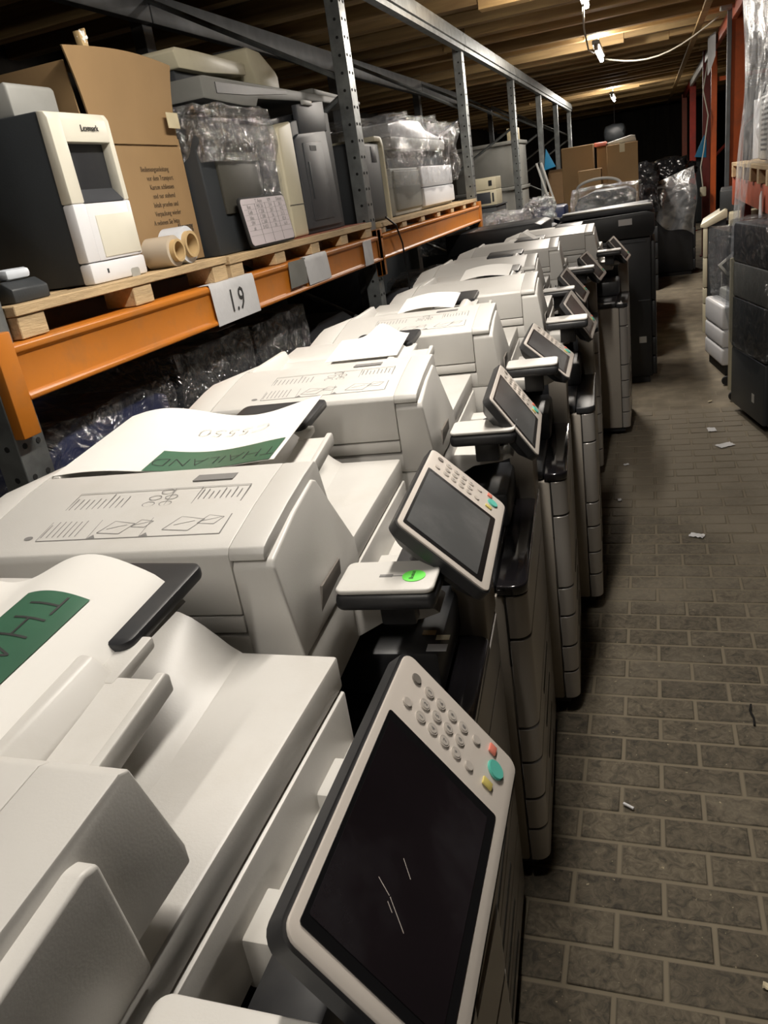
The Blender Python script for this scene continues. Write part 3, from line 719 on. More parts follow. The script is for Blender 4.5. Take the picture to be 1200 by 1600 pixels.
for i, (y, lab) in enumerate(((1.37, 'nearest steel upright of the left rack, under the orange beam end'), (4.06, 'perforated steel upright crossing the orange beam in mid picture'),
                 (6.84, 'steel upright at the far end of the orange beams'), (9.5, 'steel upright just beyond the beige devices'), (11.95, 'thin steel upright beside the blue tag'),
                 (14.15, 'second last steel upright of the left rack'), (16.6, 'last steel upright of the left rack'))):
    upright(y, lab, near=i < 4)
ys = [-.9, 1.37, 4.06, 6.84, 9.5, 11.95, 14.15, 16.6]
for i in range(len(ys)-1):
    b = bm_(); prism(b, [(.02, 2.50), (.02, 2.53), (.032, 2.535), (.032, 2.595), (.02, 2.60), (.02, 2.625), (-.03, 2.625), (-.03, 2.50)], 'y', ys[i]+.005, ys[i+1]-.005)
    for v in b.verts: v.co.x += XR
    tag(obj('top_beam', b, 'steel'), ['steel top beam over the first shelf bay, out to the near side', 'steel top beam over the bay with the whiteboard', 'steel top beam over the wrapped white printer', 'steel top beam over the beige devices',
        'short far steel top beam, fourth of the line', 'short far steel top beam, fifth of the line', 'farthest short steel top beam'][i], 'rack beam', 'steel top beams of the left rack')
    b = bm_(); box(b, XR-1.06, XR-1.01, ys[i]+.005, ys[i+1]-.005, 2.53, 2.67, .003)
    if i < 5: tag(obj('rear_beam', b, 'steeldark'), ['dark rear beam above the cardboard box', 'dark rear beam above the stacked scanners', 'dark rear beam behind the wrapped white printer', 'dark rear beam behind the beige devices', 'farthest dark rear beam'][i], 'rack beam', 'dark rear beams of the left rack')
# orange load beams
def load_beam(y0, y1, label, x=XR, m='orange', z0=1.245, z1=1.372, lip='orange', sgn=1):
    t = thing('load_beam', label, 'rack beam', (x, 0, 0), 0, 'load beams carrying pallets')
    h = z1-z0
    pts = [(-.045*sgn, z0), (-.045*sgn, z1), (.022*sgn, z1), (.03*sgn, z1-.006), (.03*sgn, z1-.018), (.022*sgn, z1-.026), (.022*sgn, z0+.020), (.032*sgn, z0+.012), (.032*sgn, z0+.003), (.026*sgn, z0)]
    obj('beam_profile', prism(bm_(), pts, 'y', y0+.01, y1-.01, .0015, 1), m, t)
    for y in (y0, y1):
        s = 1 if y == y0 else -1
        obj('end_connector', (lambda b: (box(b, .0*sgn, .03*sgn, y-.045, y+.012 if s > 0 else y+.045, z0-.075, z1+.03, .004), b)[-1])(bm_()), m, t)
    return t
lb1 = load_beam(1.37, 4.06, 'orange load beam with the 1.9 sign on it')
lb2 = load_beam(4.06, 6.84, 'second orange load beam, beyond the perforated upright')
for y0, y1, nm in ((1.37, 4.06, 'near'), (4.06, 6.84, 'far')):
    b = bm_(); box(b, XR-1.05, XR-.99, y0+.03, y1-.03, 1.245, 1.37, .003)
    tag(obj('rear_load_beam', b, 'orange'), '%s orange rear beam hidden behind the pallets' % nm, 'rack beam')
# signs taped on the beam: the near one reads 1.9
def sign(y0, y1, z0, z1, label, tilt=0.0, wrap=True, m='oldpaper', txt=None):
    t = thing('paper_sign', label, 'sign', (XR+.0325, (y0+y1)/2, 0), 0, 'papers taped to the orange beam')
    h = (y1-y0)/2
    def f(a, c):
        z = z0+(z1-z0)*c; yy = -h+2*h*a + tilt*(c-.5)
        x = .0015 + .0012*math.sin(a*9)*math.sin(c*5)
        if z > 1.372: x -= (z-1.372)*1.5; z = 1.3745
        return Vector((x, yy, z))
    obj('sheet', sheet(bm_(), f, 10, 12, .0005), m, t)
    if txt:
        obj('sign_text', text_bm(txt, .105, frame((.0032, .0, (z0+min(z1, 1.372))/2-.004), (0, 1, 0), (0, 0, 1), (1, 0, 0)), .0002, sx=.9), 'darkprint', t)
    return t
sign(2.25, 2.56, 1.243, 1.40, 'white paper sign reading 1.9 on the orange beam', -.01, txt='1.9')
sign(2.86, 3.03, 1.275, 1.372, 'faded torn paper beside the second label on the beam', .01, m='olive')
sign(3.03, 3.28, 1.262, 1.385, 'blank white paper wrapped round the beam in its middle', -.02)
sign(3.76, 3.89, 1.25, 1.365, 'narrow white paper on the beam next to the perforated upright', 0)

# pallets
def pallet(y0, y1, x0, x1, ztop, label, red=False, zlow=1.374, m='wood'):
    t = thing('pallet', label, 'pallet', ((x0+x1)/2, (y0+y1)/2, 0), 0, 'wooden pallets on the racks')
    hx, hy = (x1-x0)/2, (y1-y0)/2; th = .024
    n = 7; wd = (2*hx)/n*.78
    for i in range(n):
        x = -hx + wd/2 + (2*hx-wd)*i/(n-1)
        b = box(bm_(), x-wd/2, x+wd/2, -hy, hy, ztop-th+random.uniform(-.002, .001), ztop, .002, 1)
        obj('deck_board', b, 'woodred' if red and i == n-1 and False else m, t, smooth=False)
    if red:
        obj('deck_board', box(bm_(), hx-.16, hx-.03, -hy*.1, hy, ztop, ztop+.003, .001, 1), 'woodred', t, smooth=False)
    nbk = max(3, int(round((y1-y0)/.42))+1)
    for i in range(nbk):
        y = -hy+.05+(2*hy-.1)*i/(nbk-1)
        for x in (-hx+.05, 0, hx-.055):
            obj('block', box(bm_(), x-.05, x+.05, y-.045, y+.045, zlow, ztop-th, .002, 1), m, t, smooth=False)
    return t
pallet(1.425, 2.42, -2.28, XR+.02, 1.448, 'pallet under the dark and white printer and the box')
pallet(2.44, 3.98, -2.28, XR+.02, 1.443, 'pallet with a red stained edge under the whiteboard', red=True)
pallet(4.14, 6.78, -2.28, XR+.015, 1.43, 'pallet row under the film wrapped white printer', zlow=1.374)

# ---------------------------------------------------------------- things on the left shelf
# black and white laser printer
t = thing('laser_printer', 'laser printer with black sides and bright white front at the left edge', 'printer', (-1.38, 1.78, 1.449), 0)
obj('body', (lambda b: prism(b, [(-.47, .003), (-.47, .40), (-.42, .425), (-.03, .418), (-.028, .003)], 'y', .0, .245, .006, 2))(bm_()), 'charcoal', t)
def lexf():
    b = bm_()
    prism(b, [(-.03, .20), (-.03, .418), (-.008, .415), (.0, .40), (.004, .20)], 'y', -.002, .050, .004, 2)
    prism(b, [(-.03, .20), (-.03, .418), (-.008, .415), (.0, .40), (.004, .20)], 'y', .226, .247, .004, 2)
    prism(b, [(-.03, .345), (-.03, .418), (-.008, .415), (.0, .40), (.002, .345)], 'y', .045, .23, .003, 2)
    return b
obj('upper_front', lexf(), 'offwhite', t)
b = bm_()
box(b, -.03, .005, -.002, .052, .055, .20, .006); box(b, -.03, .005, .222, .247, .055, .20, .006); box(b, -.03, .006, .046, .226, .055, .198, .004)
obj('paper_door', b, 'brightwhite', t)
obj('door_panel', box(bm_(), .004, .009, .072, .238, .062, .168, .003), 'offwhite', t)
obj('paper_cassette', box(bm_(), -.03, .007, -.002, .247, .0, .053, .007), 'brightwhite', t)
obj('cassette_notch', prism(bm_(), rrect(.165, .205, -.004, .022, .008), 'x', .004, .0078), 'lightgrey', t)
obj('paper_gauge', box(bm_(), .006, .0076, .062, .070, .022, .034, .001), 'charcoal', t)
obj('output_opening', box(bm_(), -.06, -.028, .045, .23, .198, .348), 'black', t)
obj('output_flap', prism(bm_(), [(-.028, .20), (-.028, .235), (.0, .203), (.0, .20)], 'y', .05, .226), 'greyplastic', t)
obj('brand_text', text_bm('Lexmark', .021, frame((.0035, .150, .378), (0, 1, 0), (-.03, 0, 1), (1, 0, 0)), .0008), 'darkprint', t)
obj('flip_up_screen', prism(bm_(), [(-.30, .42), (-.30, .445), (-.12, .50), (-.11, .49), (-.11, .42)], 'y', .02, .20, .006, 2), 'lightgrey', t)
obj('screen_glass', prism(bm_(), [(-.29, .4495), (-.135, .4975), (-.134, .5005), (-.29, .4525)], 'y', .035, .185), 'charcoal', t)
# cardboard box with standing flaps
t = thing('cardboard_box', 'tall brown cardboard box with raised flaps behind the laser printer', 'box', (-1.45, 2.035, 1.449), R(1))
obj('box_front', box(bm_(), -.006, .0, .0, .47, 0, .375, .002, 1), 'card', t)
obj('box_side', box(bm_(), -.60, -.006, 0, .006, 0, .375, .002, 1), 'cardin', t)
obj('box_side', box(bm_(), -.60, -.006, .464, .47, 0, .375, .002, 1), 'card', t)
obj('box_back', box(bm_(), -.606, -.60, 0, .47, 0, .375, .002, 1), 'cardin', t)
obj('box_flap', (lambda b: sheet(b, lambda a, c: Vector((.006+.03*c*c+.012*math.sin(a*3)*c, -.085*c*c+.005+(.445+.085*c*c)*a, .355+.225*c - .02*math.cos(a*3.1)*0 + .012*math.sin(a*3.14)*c)), 12, 6, .005))(bm_()), 'card', t)
obj('box_flap', (lambda b: sheet(b, lambda a, c: Vector((-.01-.50*a, -.004-.02*c, .36+.20*c)), 6, 4, .005))(bm_()), 'card', t)
b = bm_()
for i in range(8):
    text = ['Bedienungsanleitung', 'vor dem Transport', 'Karton schliessen', 'und nur stehend', 'Inhalt pruefen und', 'Verpackung wieder', 'A nehmen Sie bitte', 'verwenden'][i]
    join(b, text_bm(text, .021, frame((.0012, .30 if i not in (0, 6) else .28, .285-.026*i), (0, 1, 0), (0, 0, 1), (1, 0, 0)), .0002, sx=.95))
tag(obj('box_print', b, 'boxink', t), kind='stuff')
obj('box_wordmark', text_bm('Abmessung', .034, frame((.0012, .385, .108), (0, 1, 0), (0, 0, 1), (1, 0, 0)), .0003, sx=.62), 'darkprint', t)
obj('tape_patch', box(bm_(), .030, .032, .37, .44, .40, .445), 'tape', t)
# thing on top of the box
t = thing('cutter_handle', 'cut tape core with ragged white top standing on the box flap', 'tape core', (-1.47, 2.13, 1.83), 0)
obj('core', prism(bm_(), [(-.012, 0), (-.012, .21), (-.02, .26), (0, .24), (.014, .27), (.012, .21), (.012, 0)], 'x', -.01, .01, .002), 'kraft', t)
obj('ragged_top', blob(bm_(), (0, 0, .245), (.014, .018, .018), .5, 4, 3, 2.0), 'paper', t)
# film rolls
for (y, z, r, m_, lab, x0, x1) in ((2.14, 1.449+.045, .045, 'milkytan', 'front roll of stretch film with open brown core', -1.443, -1.325), (2.245, 1.449+.055, .055, 'milky', 'milky stretch film roll lying behind the front one', -1.443, -1.34)):
    t = thing('film_roll', lab, 'film roll', (0, y, z), R(0), 'rolls of stretch film on the pallet')
    obj('film_winding', ring(bm_(), ((x0+x1)/2, 0, 0), r, r*.62, x1-x0-.03, 'x', 28), m_, t)
    obj('core', ring(bm_(), ((x0+x1)/2, 0, 0), r*.72, r*.56, x1-x0, 'x', 28), 'kraft', t)
# dark film-wrapped machine
t = thing('wrapped_printer', 'large dark printer tightly wrapped in shiny film beside the cardboard box', 'printer', (-1.40, 2.52, 1.444), 0)
b = bm_(); prism(b, [(-.62, 0), (-.62, .40), (-.5, .47), (-.12, .47), (.0, .43), (.01, .36), (-.01, .34), (.0, .0)], 'y', .0, .575, .008, 2)
obj('body', b, 'charcoal', t)
obj('front_panel', box(bm_(), -.01, .006, .10, .42, .13, .33, .004), 'darkolive', t)
obj('side_wrap', box(bm_(), .0, .008, .42, .572, .05, .36, .003), 'greyplastic', t)
b = bm_(); shell(b, -.63, .018, .0, .588, .30, .48, .007, 22, 3.1, 10)
obj('film_wrap', b, 'filmdense', t)
obj('film_wrap', sheet(bm_(), lambda a, c: Vector((.012+.008*noise.noise(Vector((a*9, c*9, 2))),   .38+.205*a, .09+.30*c)), 20, 20), 'film', t)
# whiteboard with handwritten table
t = thing('whiteboard', 'small whiteboard with black rim and handwritten table leaning on the shelf', 'whiteboard', (-1.338, 2.84, 1.449), 0)
tilt = Matrix.Rotation(R(-7), 4, 'Y')
def bt(b):
    bmesh.ops.transform(b, matrix=Matrix.Translation((0, 0, 0)) @ tilt, verts=b.verts); return b
mm_ = frame((0, 0, 0), (0, 1, 0), (0, 0, 1), (1, 0, 0))
obj('rim', bt(prism(bm_(), rrect(-.195, .195, .0, .175, .02), 'z', -.012, -.002, .002, 2, mtx=mm_)), 'rubber', t)
obj('writing_face', bt(prism(bm_(), rrect(-.187, .187, .007, .168, .015), 'z', -.003, .0, .0005, 1, mtx=mm_)), 'boardface', t)
b = bm_()
for yy in (-.085, .0, .085): box(b, .0002, .0008, yy, yy+.0015, .01, .15)
for i in range(7): box(b, .0002, .0006, -.18, .18, .148-.018*i, .1487-.018*i)
rr = random.Random(9)
words = [['', 'T. Auto', 'KM', 'Datum'], ['Rot', 'MX 26', '314', '20.1'], ['Gelb', 'C 258', '287', '14.2'], ['blau', 'C 308', '56', '21.3'], ['SW', 'C 368', '145', '02.4'], ['alt', 'B 423', '78', '16.4']]
for i, row in enumerate(words):
    for j, wd_ in enumerate(row):
        if wd_: join(b, text_bm(wd_, .019, frame((.0006, -.135+.09*j, .157-.0185*i), (0, 1, 0), (0, .1, 1), (1, 0, 0)), .0001))
tag(obj('handwritten_table', bt(b), 'print', t), kind='stuff')
# cream fronted printer with dark grey side door
t = thing('office_printer', 'cream fronted printer with dark grey side door behind the whiteboard', 'printer', (-1.39, 3.13, 1.4475), 0)
b = bm_(); prism(b, [(.0, .0), (.0, .395), (.02, .42), (.12, .44), (.15, .445), (.15, .0)], 'x', -.45, .01, .01, 3)
obj('cream_front', b, 'cream', t)
obj('front_seam', box(bm_(), .0095, .0115, .0, .15, .125, .128), 'seam', t)
b = bm_(); prism(b, [(.152, .0), (.152, .43), (.22, .45), (.60, .50), (.66, .50), (.66, .0)], 'x', -.55, -.012, .006, 2)
obj('body', b, 'charcoal', t)
obj('side_door', prism(bm_(), [(.19, .02), (.19, .38), (.235, .40), (.56, .42), (.60, .02)], 'x', -.014, .0, .005, 2), 'greyplastic', t)
obj('inner_door', prism(bm_(), [(.26, .05), (.26, .365), (.48, .375), (.50, .05)], 'x', -.002, .004, .003, 2), 'greyplastic', t)
obj('door_grip', box(bm_(), .003, .0055, .33, .40, .335, .355), 'black', t)
obj('door_handle', box(bm_(), .002, .008, .285, .295, .14, .29, .002), 'charcoal', t)
obj('hinge_block', prism(bm_(), [(.28, .40), (.28, .515), (.60, .545), (.60, .42)], 'x', -.03, -.006, .004, 2), 'greyplastic', t)
obj('latch', box(bm_(), -.01, .004, .34, .44, .515, .535, .003), 'lightgrey', t)
obj('output_scoop', prism(bm_(), [(.0, .44), (.10, .46), (.40, .495), (.60, .505), (.60, .45), (.15, .44)], 'x', -.45, -.05, .004, 2), 'black', t)
# flat scanner parts stacked above
t = thing('scanner_lid', 'long grey scanner unit lying across the top of the printers', 'scanner', (-1.48, 2.78, 1.975), R(0))
obj('frame_plate', prism(bm_(), [(.0, .0), (.0, .062), (.03, .066), (1.75, .072), (1.75, .055), (.45, .012), (.42, -.018), (.30, -.02), (.0, -.01)], 'x', -.35, -.0, .005, 2), 'olive', t)
obj('inner_slot', prism(bm_(), [(.10, .012), (.10, .048), (.75, .058), (.75, .048), (.35, .02)], 'x', -.001, .003), 'black', t)
t = thing('scanner_lid', 'pale flat scanner lid on top of the shelf pile', 'scanner', (-1.62, 2.90, 2.095), R(0))
obj('lid', prism(bm_(), [(.0, .0), (-.02, .055), (.0, .07), (.18, .072), (.56, .065), (.56, .02), (.20, .0)], 'x', -.42, .0, .006, 2), 'cream', t)
obj('lid_underside', box(bm_(), -.40, -.03, .01, .50, -.05, .0, .004), 'charcoal', t)
t = thing('label_printer', 'small pale desktop device with slanted screen on the pile', 'device', (-1.60, 3.45, 2.048), R(0))
obj('body', prism(bm_(), [(.08, .0), (.0, .16), (.02, .172), (.14, .165), (.28, .10), (.30, .08), (.30, .0)], 'x', -.20, .0, .008, 2), 'cream', t)
obj('screen', prism(bm_(), [(.03, .1745), (.14, .1665), (.255, .1125), (.256, .1155), (.14, .170), (.03, .178)], 'x', -.17, -.02), 'greyplastic', t)
t = thing('scanner_lid', 'dark thin tray lying behind the slanted screen device', 'scanner', (-1.50, 3.90, 2.045), R(0))
obj('tray', prism(bm_(), [(.0, .0), (.0, .03), (.45, .02), (.45, .0)], 'x', -.4, .0, .004), 'olive', t)
# items behind upright
t = thing('wrapped_device', 'black printer with cream rim right behind the perforated upright', 'printer', (-1.40, 4.14, 1.431), 0)
obj('body', box(bm_(), -.50, -.01, .0, .40, 0, .40, .02, 3), 'charcoal', t)
b = bm_(); pts = []
for i in range(7): a = R(90*i/6); pts.append((.40+.05*math.sin(a), .38+.05*math.cos(a)))
prism(b, [(.30, .43)] + pts + [(.45, .0), (.42, .0), (.42, .375), (.395, .405), (.30, .405)], 'x', -.40, .0, .003)
obj('cream_rim', b, 'cream', t)
obj('badge', box(bm_(), -.0105, -.007, .24, .32, .30, .38, .003), 'greyplastic', t)
t = thing('paper_bundle', 'small white rolled paper leaning behind the perforated upright', 'paper', (-1.45, 4.15, 1.832), 0)
obj('roll', tube(bm_(), [(0, 0, .0), (.02, .03, .16), (.05, .05, .20)], .016, 10), 'oldpaper', t)
# film wrapped white printer in the second bay
t = thing('wrapped_printer', 'white multifunction printer under loose shiny film in the second bay', 'printer', (-1.41, 4.80, 1.431), 0)
obj('lower_body', box(bm_(), -.55, -.03, .0, 1.55, .0, .27, .012), 'lightgrey', t)
obj('paper_drawer', box(bm_(), -.04, .0, .62, 1.52, .02, .135, .01), 'brightwhite', t)
obj('front_cover', box(bm_(), -.04, -.004, .62, 1.52, .14, .27, .01), 'brightwhite', t)
obj('side_panel', box(bm_(), -.045, -.015, .02, .60, .03, .255, .01), 'olive', t)
obj('output_slot', box(bm_(), -.50, -.06, .05, 1.50, .27, .37), 'charcoal', t)
obj('scanner_unit', box(bm_(), -.52, .0, .0, 1.35, .37, .44, .012), 'lightgrey', t)
obj('feeder', prism(bm_(), [(.05, .44), (.05, .51), (.35, .54), (.75, .55), (.9, .50), (1.3, .46), (1.3, .44)], 'x', -.48, -.02, .01, 2), 'brightwhite', t)
b = bm_(); shell(b, -.54, .03, -.03, 1.62, .16, .545, .022, 22, 8.3, 7)
obj('film_wrap', b, 'film', t)
b = bm_(); tube(b, [(XR+.03, 4.2, 1.45), (XR+.05, 4.3, 1.40), (XR+.05, 4.38, 1.30), (XR+.045, 4.42, 1.1), (XR+.05, 4.40, .8), (XR+.06, 4.38, .35), (XR+.06, 4.4, .01)], .005, 8)
tag(obj('hanging_cable', b, 'blackcable'), 'black cable hanging over the second orange beam', 'cable')
# clutter top left
b = bm_(); blob(b, (-2.10, 1.72, 2.08), (.20, .22, .16), .55, 3.2, 5, 1.0)
tag(obj('film_bundle', b, 'bubble'), 'crumpled clear film in the dark at the top left corner', 'plastic film')
b = bm_(); box(b, -2.25, -1.92, 1.45, 1.96, 1.449, 1.86, .02)
tag(obj('dark_crate', b, 'charcoal'), 'dark crate behind the laser printer at the left edge', 'crate')
t = thing('desk_phone', 'blue grey plastic cradle on the pallet at the left edge', 'phone', (-1.37, 1.48, 1.449), 0)
obj('cradle', prism(bm_(), [(-.10, 0), (-.10, .03), (-.03, .05), (.0, .03), (.0, 0)], 'y', .0, .12, .004), 'charcoal', t)
obj('handset', box(bm_(), -.08, -.02, .02, .1, .05, .075, .01), 'milky', t)

# ---------------------------------------------------------------- wrapped machines below the beam, behind the copiers
def wrapped_block(name, label, x0, x1, y0, y1, z1, m, fm, seed, slope=.0, cat='printer', group=None):
    t = thing(name, label, cat, ((x0+x1)/2, (y0+y1)/2, 0), 0, group)
    hx, hy = (x1-x0)/2, (y1-y0)/2
    obj('body', (lambda b: prism(b, [(-hy, .03), (-hy, z1-.04-slope), (-hy*.5, z1), (hy*.6, z1), (hy, z1-.05), (hy, .03)], 'x', -hx, hx, .012, 2))(bm_()), m, t)
    obj('foot_frame', box(bm_(), -hx+.03, hx-.03, -hy+.03, hy-.03, 0, .035), 'rubber', t)
    if fm:
        obj('film_wrap', shell(bm_(), -hx-.015, hx+.015, -hy-.015, hy+.015, z1-.45, z1+.005, .014, 20, seed, 8, openbottom=True), fm, t)
    return t
wrapped_block('wrapped_cabinet', 'navy blue machine in shiny film below the orange beam', -2.1, -1.43, 1.46, 2.05, 1.135, 'navy', 'film', 1.3, .05)
wrapped_block('wrapped_cabinet', 'dark machine in crumpled film next to the navy one', -2.1, -1.44, 2.13, 2.62, 1.175, 'charcoal', 'filmdense', 5.1, .06)
wrapped_block('wrapped_cabinet', 'dark machine with a white note behind the third copier', -2.1, -1.45, 2.73, 3.18, 1.165, 'charcoal', 'filmdense', 7.1, .03)
tag(obj('paper_note', box(bm_(), -1.60, -1.46, 2.48, 2.62, 1.196, 1.198), 'oldpaper'), 'white note lying on the film wrapped dark machine', 'paper')
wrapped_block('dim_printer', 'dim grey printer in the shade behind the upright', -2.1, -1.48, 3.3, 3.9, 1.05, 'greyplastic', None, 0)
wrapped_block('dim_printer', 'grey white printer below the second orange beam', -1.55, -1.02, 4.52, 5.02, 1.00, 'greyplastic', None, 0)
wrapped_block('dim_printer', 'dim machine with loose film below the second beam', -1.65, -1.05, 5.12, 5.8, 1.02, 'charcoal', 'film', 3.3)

# ---------------------------------------------------------------- black machines closing the row
def black_copier(label, x0, x1, y0, y1, z1, group='black copiers behind the white row', strips=True, ry=0.0, name='black_copier'):
    t = thing(name, label, 'copier', (x1, y0, 0), ry, group)
    dx, dy = x1-x0, y1-y0
    obj('cabinet', box(bm_(), -dx, -.03, 0, dy, .05, z1-.17, .01), 'deepblack', t)
    obj('plinth', box(bm_(), -dx+.03, -.05, .03, dy-.03, 0, .052), 'rubber', t)
    z = .06
    for h in (.14, .14, .26, max(.1, z1-.17-.62)):
        d = obj('drawer', box(bm_(), -.032, .0, .004, dy-.004, z, z+h-.006, .01), 'deepblack', t)
        obj('drawer_grip', box(bm_(), -.002, .003, dy*.3, dy*.7, z+h*.6, z+h*.6+.02, .004), 'gloss', d)
        z += h
    obj('scanner_unit', prism(bm_(), [(-dx, z1-.165), (-dx, z1-.01), (-.05, z1), (.0, z1-.02), (.0, z1-.12), (-.02, z1-.165)], 'y', -.01, dy, .008, 2), 'deepblack', t)
    if strips:
        obj('side_ridge', box(bm_(), -dx+.1, -.06, -.008, .002, z1-.20, z1-.185, .003), 'greyplastic', t)
        obj('side_ridge', box(bm_(), -.12, -.04, -.006, .002, .60, .606, .002), 'greyplastic', t)
        obj('side_label', box(bm_(), -.12, -.07, -.003, .002, .30, .345), 'lightgrey', t)
    return t
black_copier('tall black copier at the end of the white row', -.62, .04, 5.95, 6.55, 1.20)
t = thing('feeder_lid', 'flat pale topped lid lying on the tall black copier', 'lid', (-.30, 6.2, 1.202), 0)
obj('lid', prism(bm_(), [(-.30, 0), (-.30, .03), (.30, .045), (.33, .03), (.33, 0)], 'y', -.22, .28, .006, 2), 'greyplastic', t)
obj('white_rim', box(bm_(), -.28, .32, -.225, -.16, .034, .046, .003), 'lightgrey', t)
tag(obj('paper_note', box(bm_(), -.20, -.11, 5.935, 5.939, 1.125, 1.165), 'oldpaper'), 'small white label stuck on the black copier side', 'paper')
black_copier('long low black machine reaching left under the film heap', -1.47, -.74, 6.10, 6.75, 1.215, strips=False)
black_copier('black copier right behind the tall black one', -.66, .02, 6.75, 7.4, 1.10, strips=False)
black_copier('black copier under the heap of crumpled film', -1.47, -.76, 6.90, 7.42, 1.13, strips=False)
black_copier('third black machine in the line, under the dark wrapped printer', -.72, .0, 7.6, 8.4, 1.06, strips=False)
black_copier('rearmost black machine, under the cardboard boxes', -.95, -.0, 8.55, 9.6, 1.06, strips=False)
b = bm_(); shell(b, -1.44, -1.02, 6.95, 7.40, 1.135, 1.25, .030, 22, 4.4, 7, openbottom=True); 
tag(obj('crumpled_film_heap', b, 'bubble'), 'low heap of glittering crumpled film on a black machine', 'plastic film')
b = bm_(); blob(b, (-.86, 7.12, 1.24), (.13, .20, .13), .4, 3.5, 5, 6.0, flat=1.135)
tag(obj('crumpled_film_bag', b, 'bubble'), 'upright clump of crumpled film in front of the blue tag', 'plastic film')
t = thing('wrapped_printer', 'dark bulky printer in loose shiny film before the boxes', 'printer', (-.38, 8.15, 1.062), 0)
obj('body', prism(bm_(), [(-.26, 0), (-.27, .13), (-.24, .20), (-.1, .25), (.20, .25), (.27, .20), (.26, 0)], 'y', -.25, .25, .015, 2), 'charcoal', t)
obj('front_groove', box(bm_(), -.24, .24, -.255, -.245, .11, .12), 'greyplastic', t)
obj('film_wrap', shell(bm_(), -.29, .29, -.28, .27, .0, .265, .02, 20, 2.2, 8), 'film', t)
t = thing('round_basket', 'grey oval rim standing on the dark wrapped printer', 'ring', (-.45, 8.35, 1.34), 0)
obj('rim', tube(bm_(), [(.20*math.cos(a), .02*math.sin(a*2), .07*math.sin(a)) for a in [math.pi*k/14 for k in range(15)]], .014, 8), 'lightgrey', t)
t = thing('small_printer', 'small dark printer with white output lip left of the wrapped one', 'printer', (-.86, 8.1, 1.062), 0)
obj('body', box(bm_(), -.18, .12, -.2, .2, 0, .17, .02), 'navy', t); obj('paper_lip', prism(bm_(), [(-.04, .10), (.12, .03), (.13, .04), (-.03, .115)], 'y', -.26, -.19), 'lightgrey', t)
# cardboard boxes
def carton(label, x0, x1, y0, y1, z0, z1, ry=0, flap=True, tag_=None):
    t = thing('cardboard_box', label, 'box', ((x0+x1)/2, (y0+y1)/2, z0), ry, 'cardboard boxes at the aisle end')
    hx, hy, h = (x1-x0)/2, (y1-y0)/2, z1-z0
    obj('box_body', box(bm_(), -hx, hx, -hy, hy, 0, h, .004, 1), 'card', t)
    if flap: obj('tape_strip', box(bm_(), -.025, .025, -hy-.001, hy+.001, h-.08, h+.001), 'tape', t)
    return t
carton('flat upright carton with blue tape spots, leftmost of the far boxes', -.84, -.52, 8.95, 9.05, 1.062, 1.735, R(-3), False)
carton('open brown carton standing before the flat upright one', -.66, -.44, 8.62, 8.85, 1.062, 1.50, 0, False)
carton('small carton with red band between the two larger boxes', -.50, -.40, 9.15, 9.35, 1.062, 1.70, 0, False)
tag(obj('red_band_packet', box(bm_(), -.52, -.40, 9.08, 9.3, 1.702, 1.74, .006), 'red'), 'red and white packet on the small middle carton', 'packet')
t_ = carton('large brown carton, rightmost of the far boxes', -.40, -.10, 8.9, 9.4, 1.062, 1.695, R(2), True)
t = thing('plastic_tray', 'grey plastic tray lying on the large brown carton', 'tray', (-.25, 9.1, 1.70), R(8))
obj('tray', prism(bm_(), [(-.14, 0), (-.15, .02), (.08, .06), (.12, .05), (.13, 0)], 'y', -.12, .12, .006), 'lightgrey', t)
t = thing('hanging_lamp', 'dim round shade hanging in the dark beyond the boxes', 'lamp', (-.62, 18.0, 2.05), 0)
obj('shade', blob(bm_(), (0, 0, 0), (.26, .26, .20), .05, 2, 3), 'charcoal', t)
obj('cord', tube(bm_(), [(0, 0, .14), (0, 0, .95)], .006, 6), 'blackcable', t)

# far dark machine under a draped sheet, and bin bags
black_copier('large dark machine under the draped clear sheet', -.45, .58, 11.5, 12.3, 1.12, strips=False)
def drape(a, c):
    x = -.16+.73*a; y = 11.44 - .06*math.sin(c*3.1) - .05*math.sin(a*15+c*2)*c
    top = 1.14+.20*a; bot = .86-.38*a + .05*math.sin(a*9)
    z = top - (top-bot)*c
    return Vector((x+.02*math.sin(c*7+a*5), y, z))
tag(obj('clear_sheet', sheet(bm_(), drape, 44, 30, .002), 'filmbag'), 'clear plastic sheet draped over the large dark machine', 'plastic sheet')
for i, (c, s, lab) in enumerate((((-.08, 11.15, 1.30), (.24, .24, .20), 'black bin bag nearest the boxes'), ((.27, 11.75, 1.31), (.26, .25, .20), 'black bin bag on top of the heap'), ((.02, 10.6, .98), (.19, .26, .26), 'sagging black bin bag in front of the heap'),
                   ((.45, 12.3, 1.28), (.20, .2, .14), 'black bin bag under the red rack post'))):
    if i == 2: c = (-.05, 10.6, 1.0)
    b = bm_(); blob(b, (0, 0, 0), s, .20, 2.6, 5, 3.0+i*2.3)
    tag(obj('bin_bag', b, 'bag', loc=c), lab, 'bin bag', 'black bin bags')
t = thing('pallet_stack', 'dark stack of flat cases under the bin bags', 'case', (-.1, 10.75, 0), 0)
for i in range(4): obj('case', box(bm_(), -.22, .2, -.35, .35, .19*i, .19*i+.18, .01), 'charcoal', t)

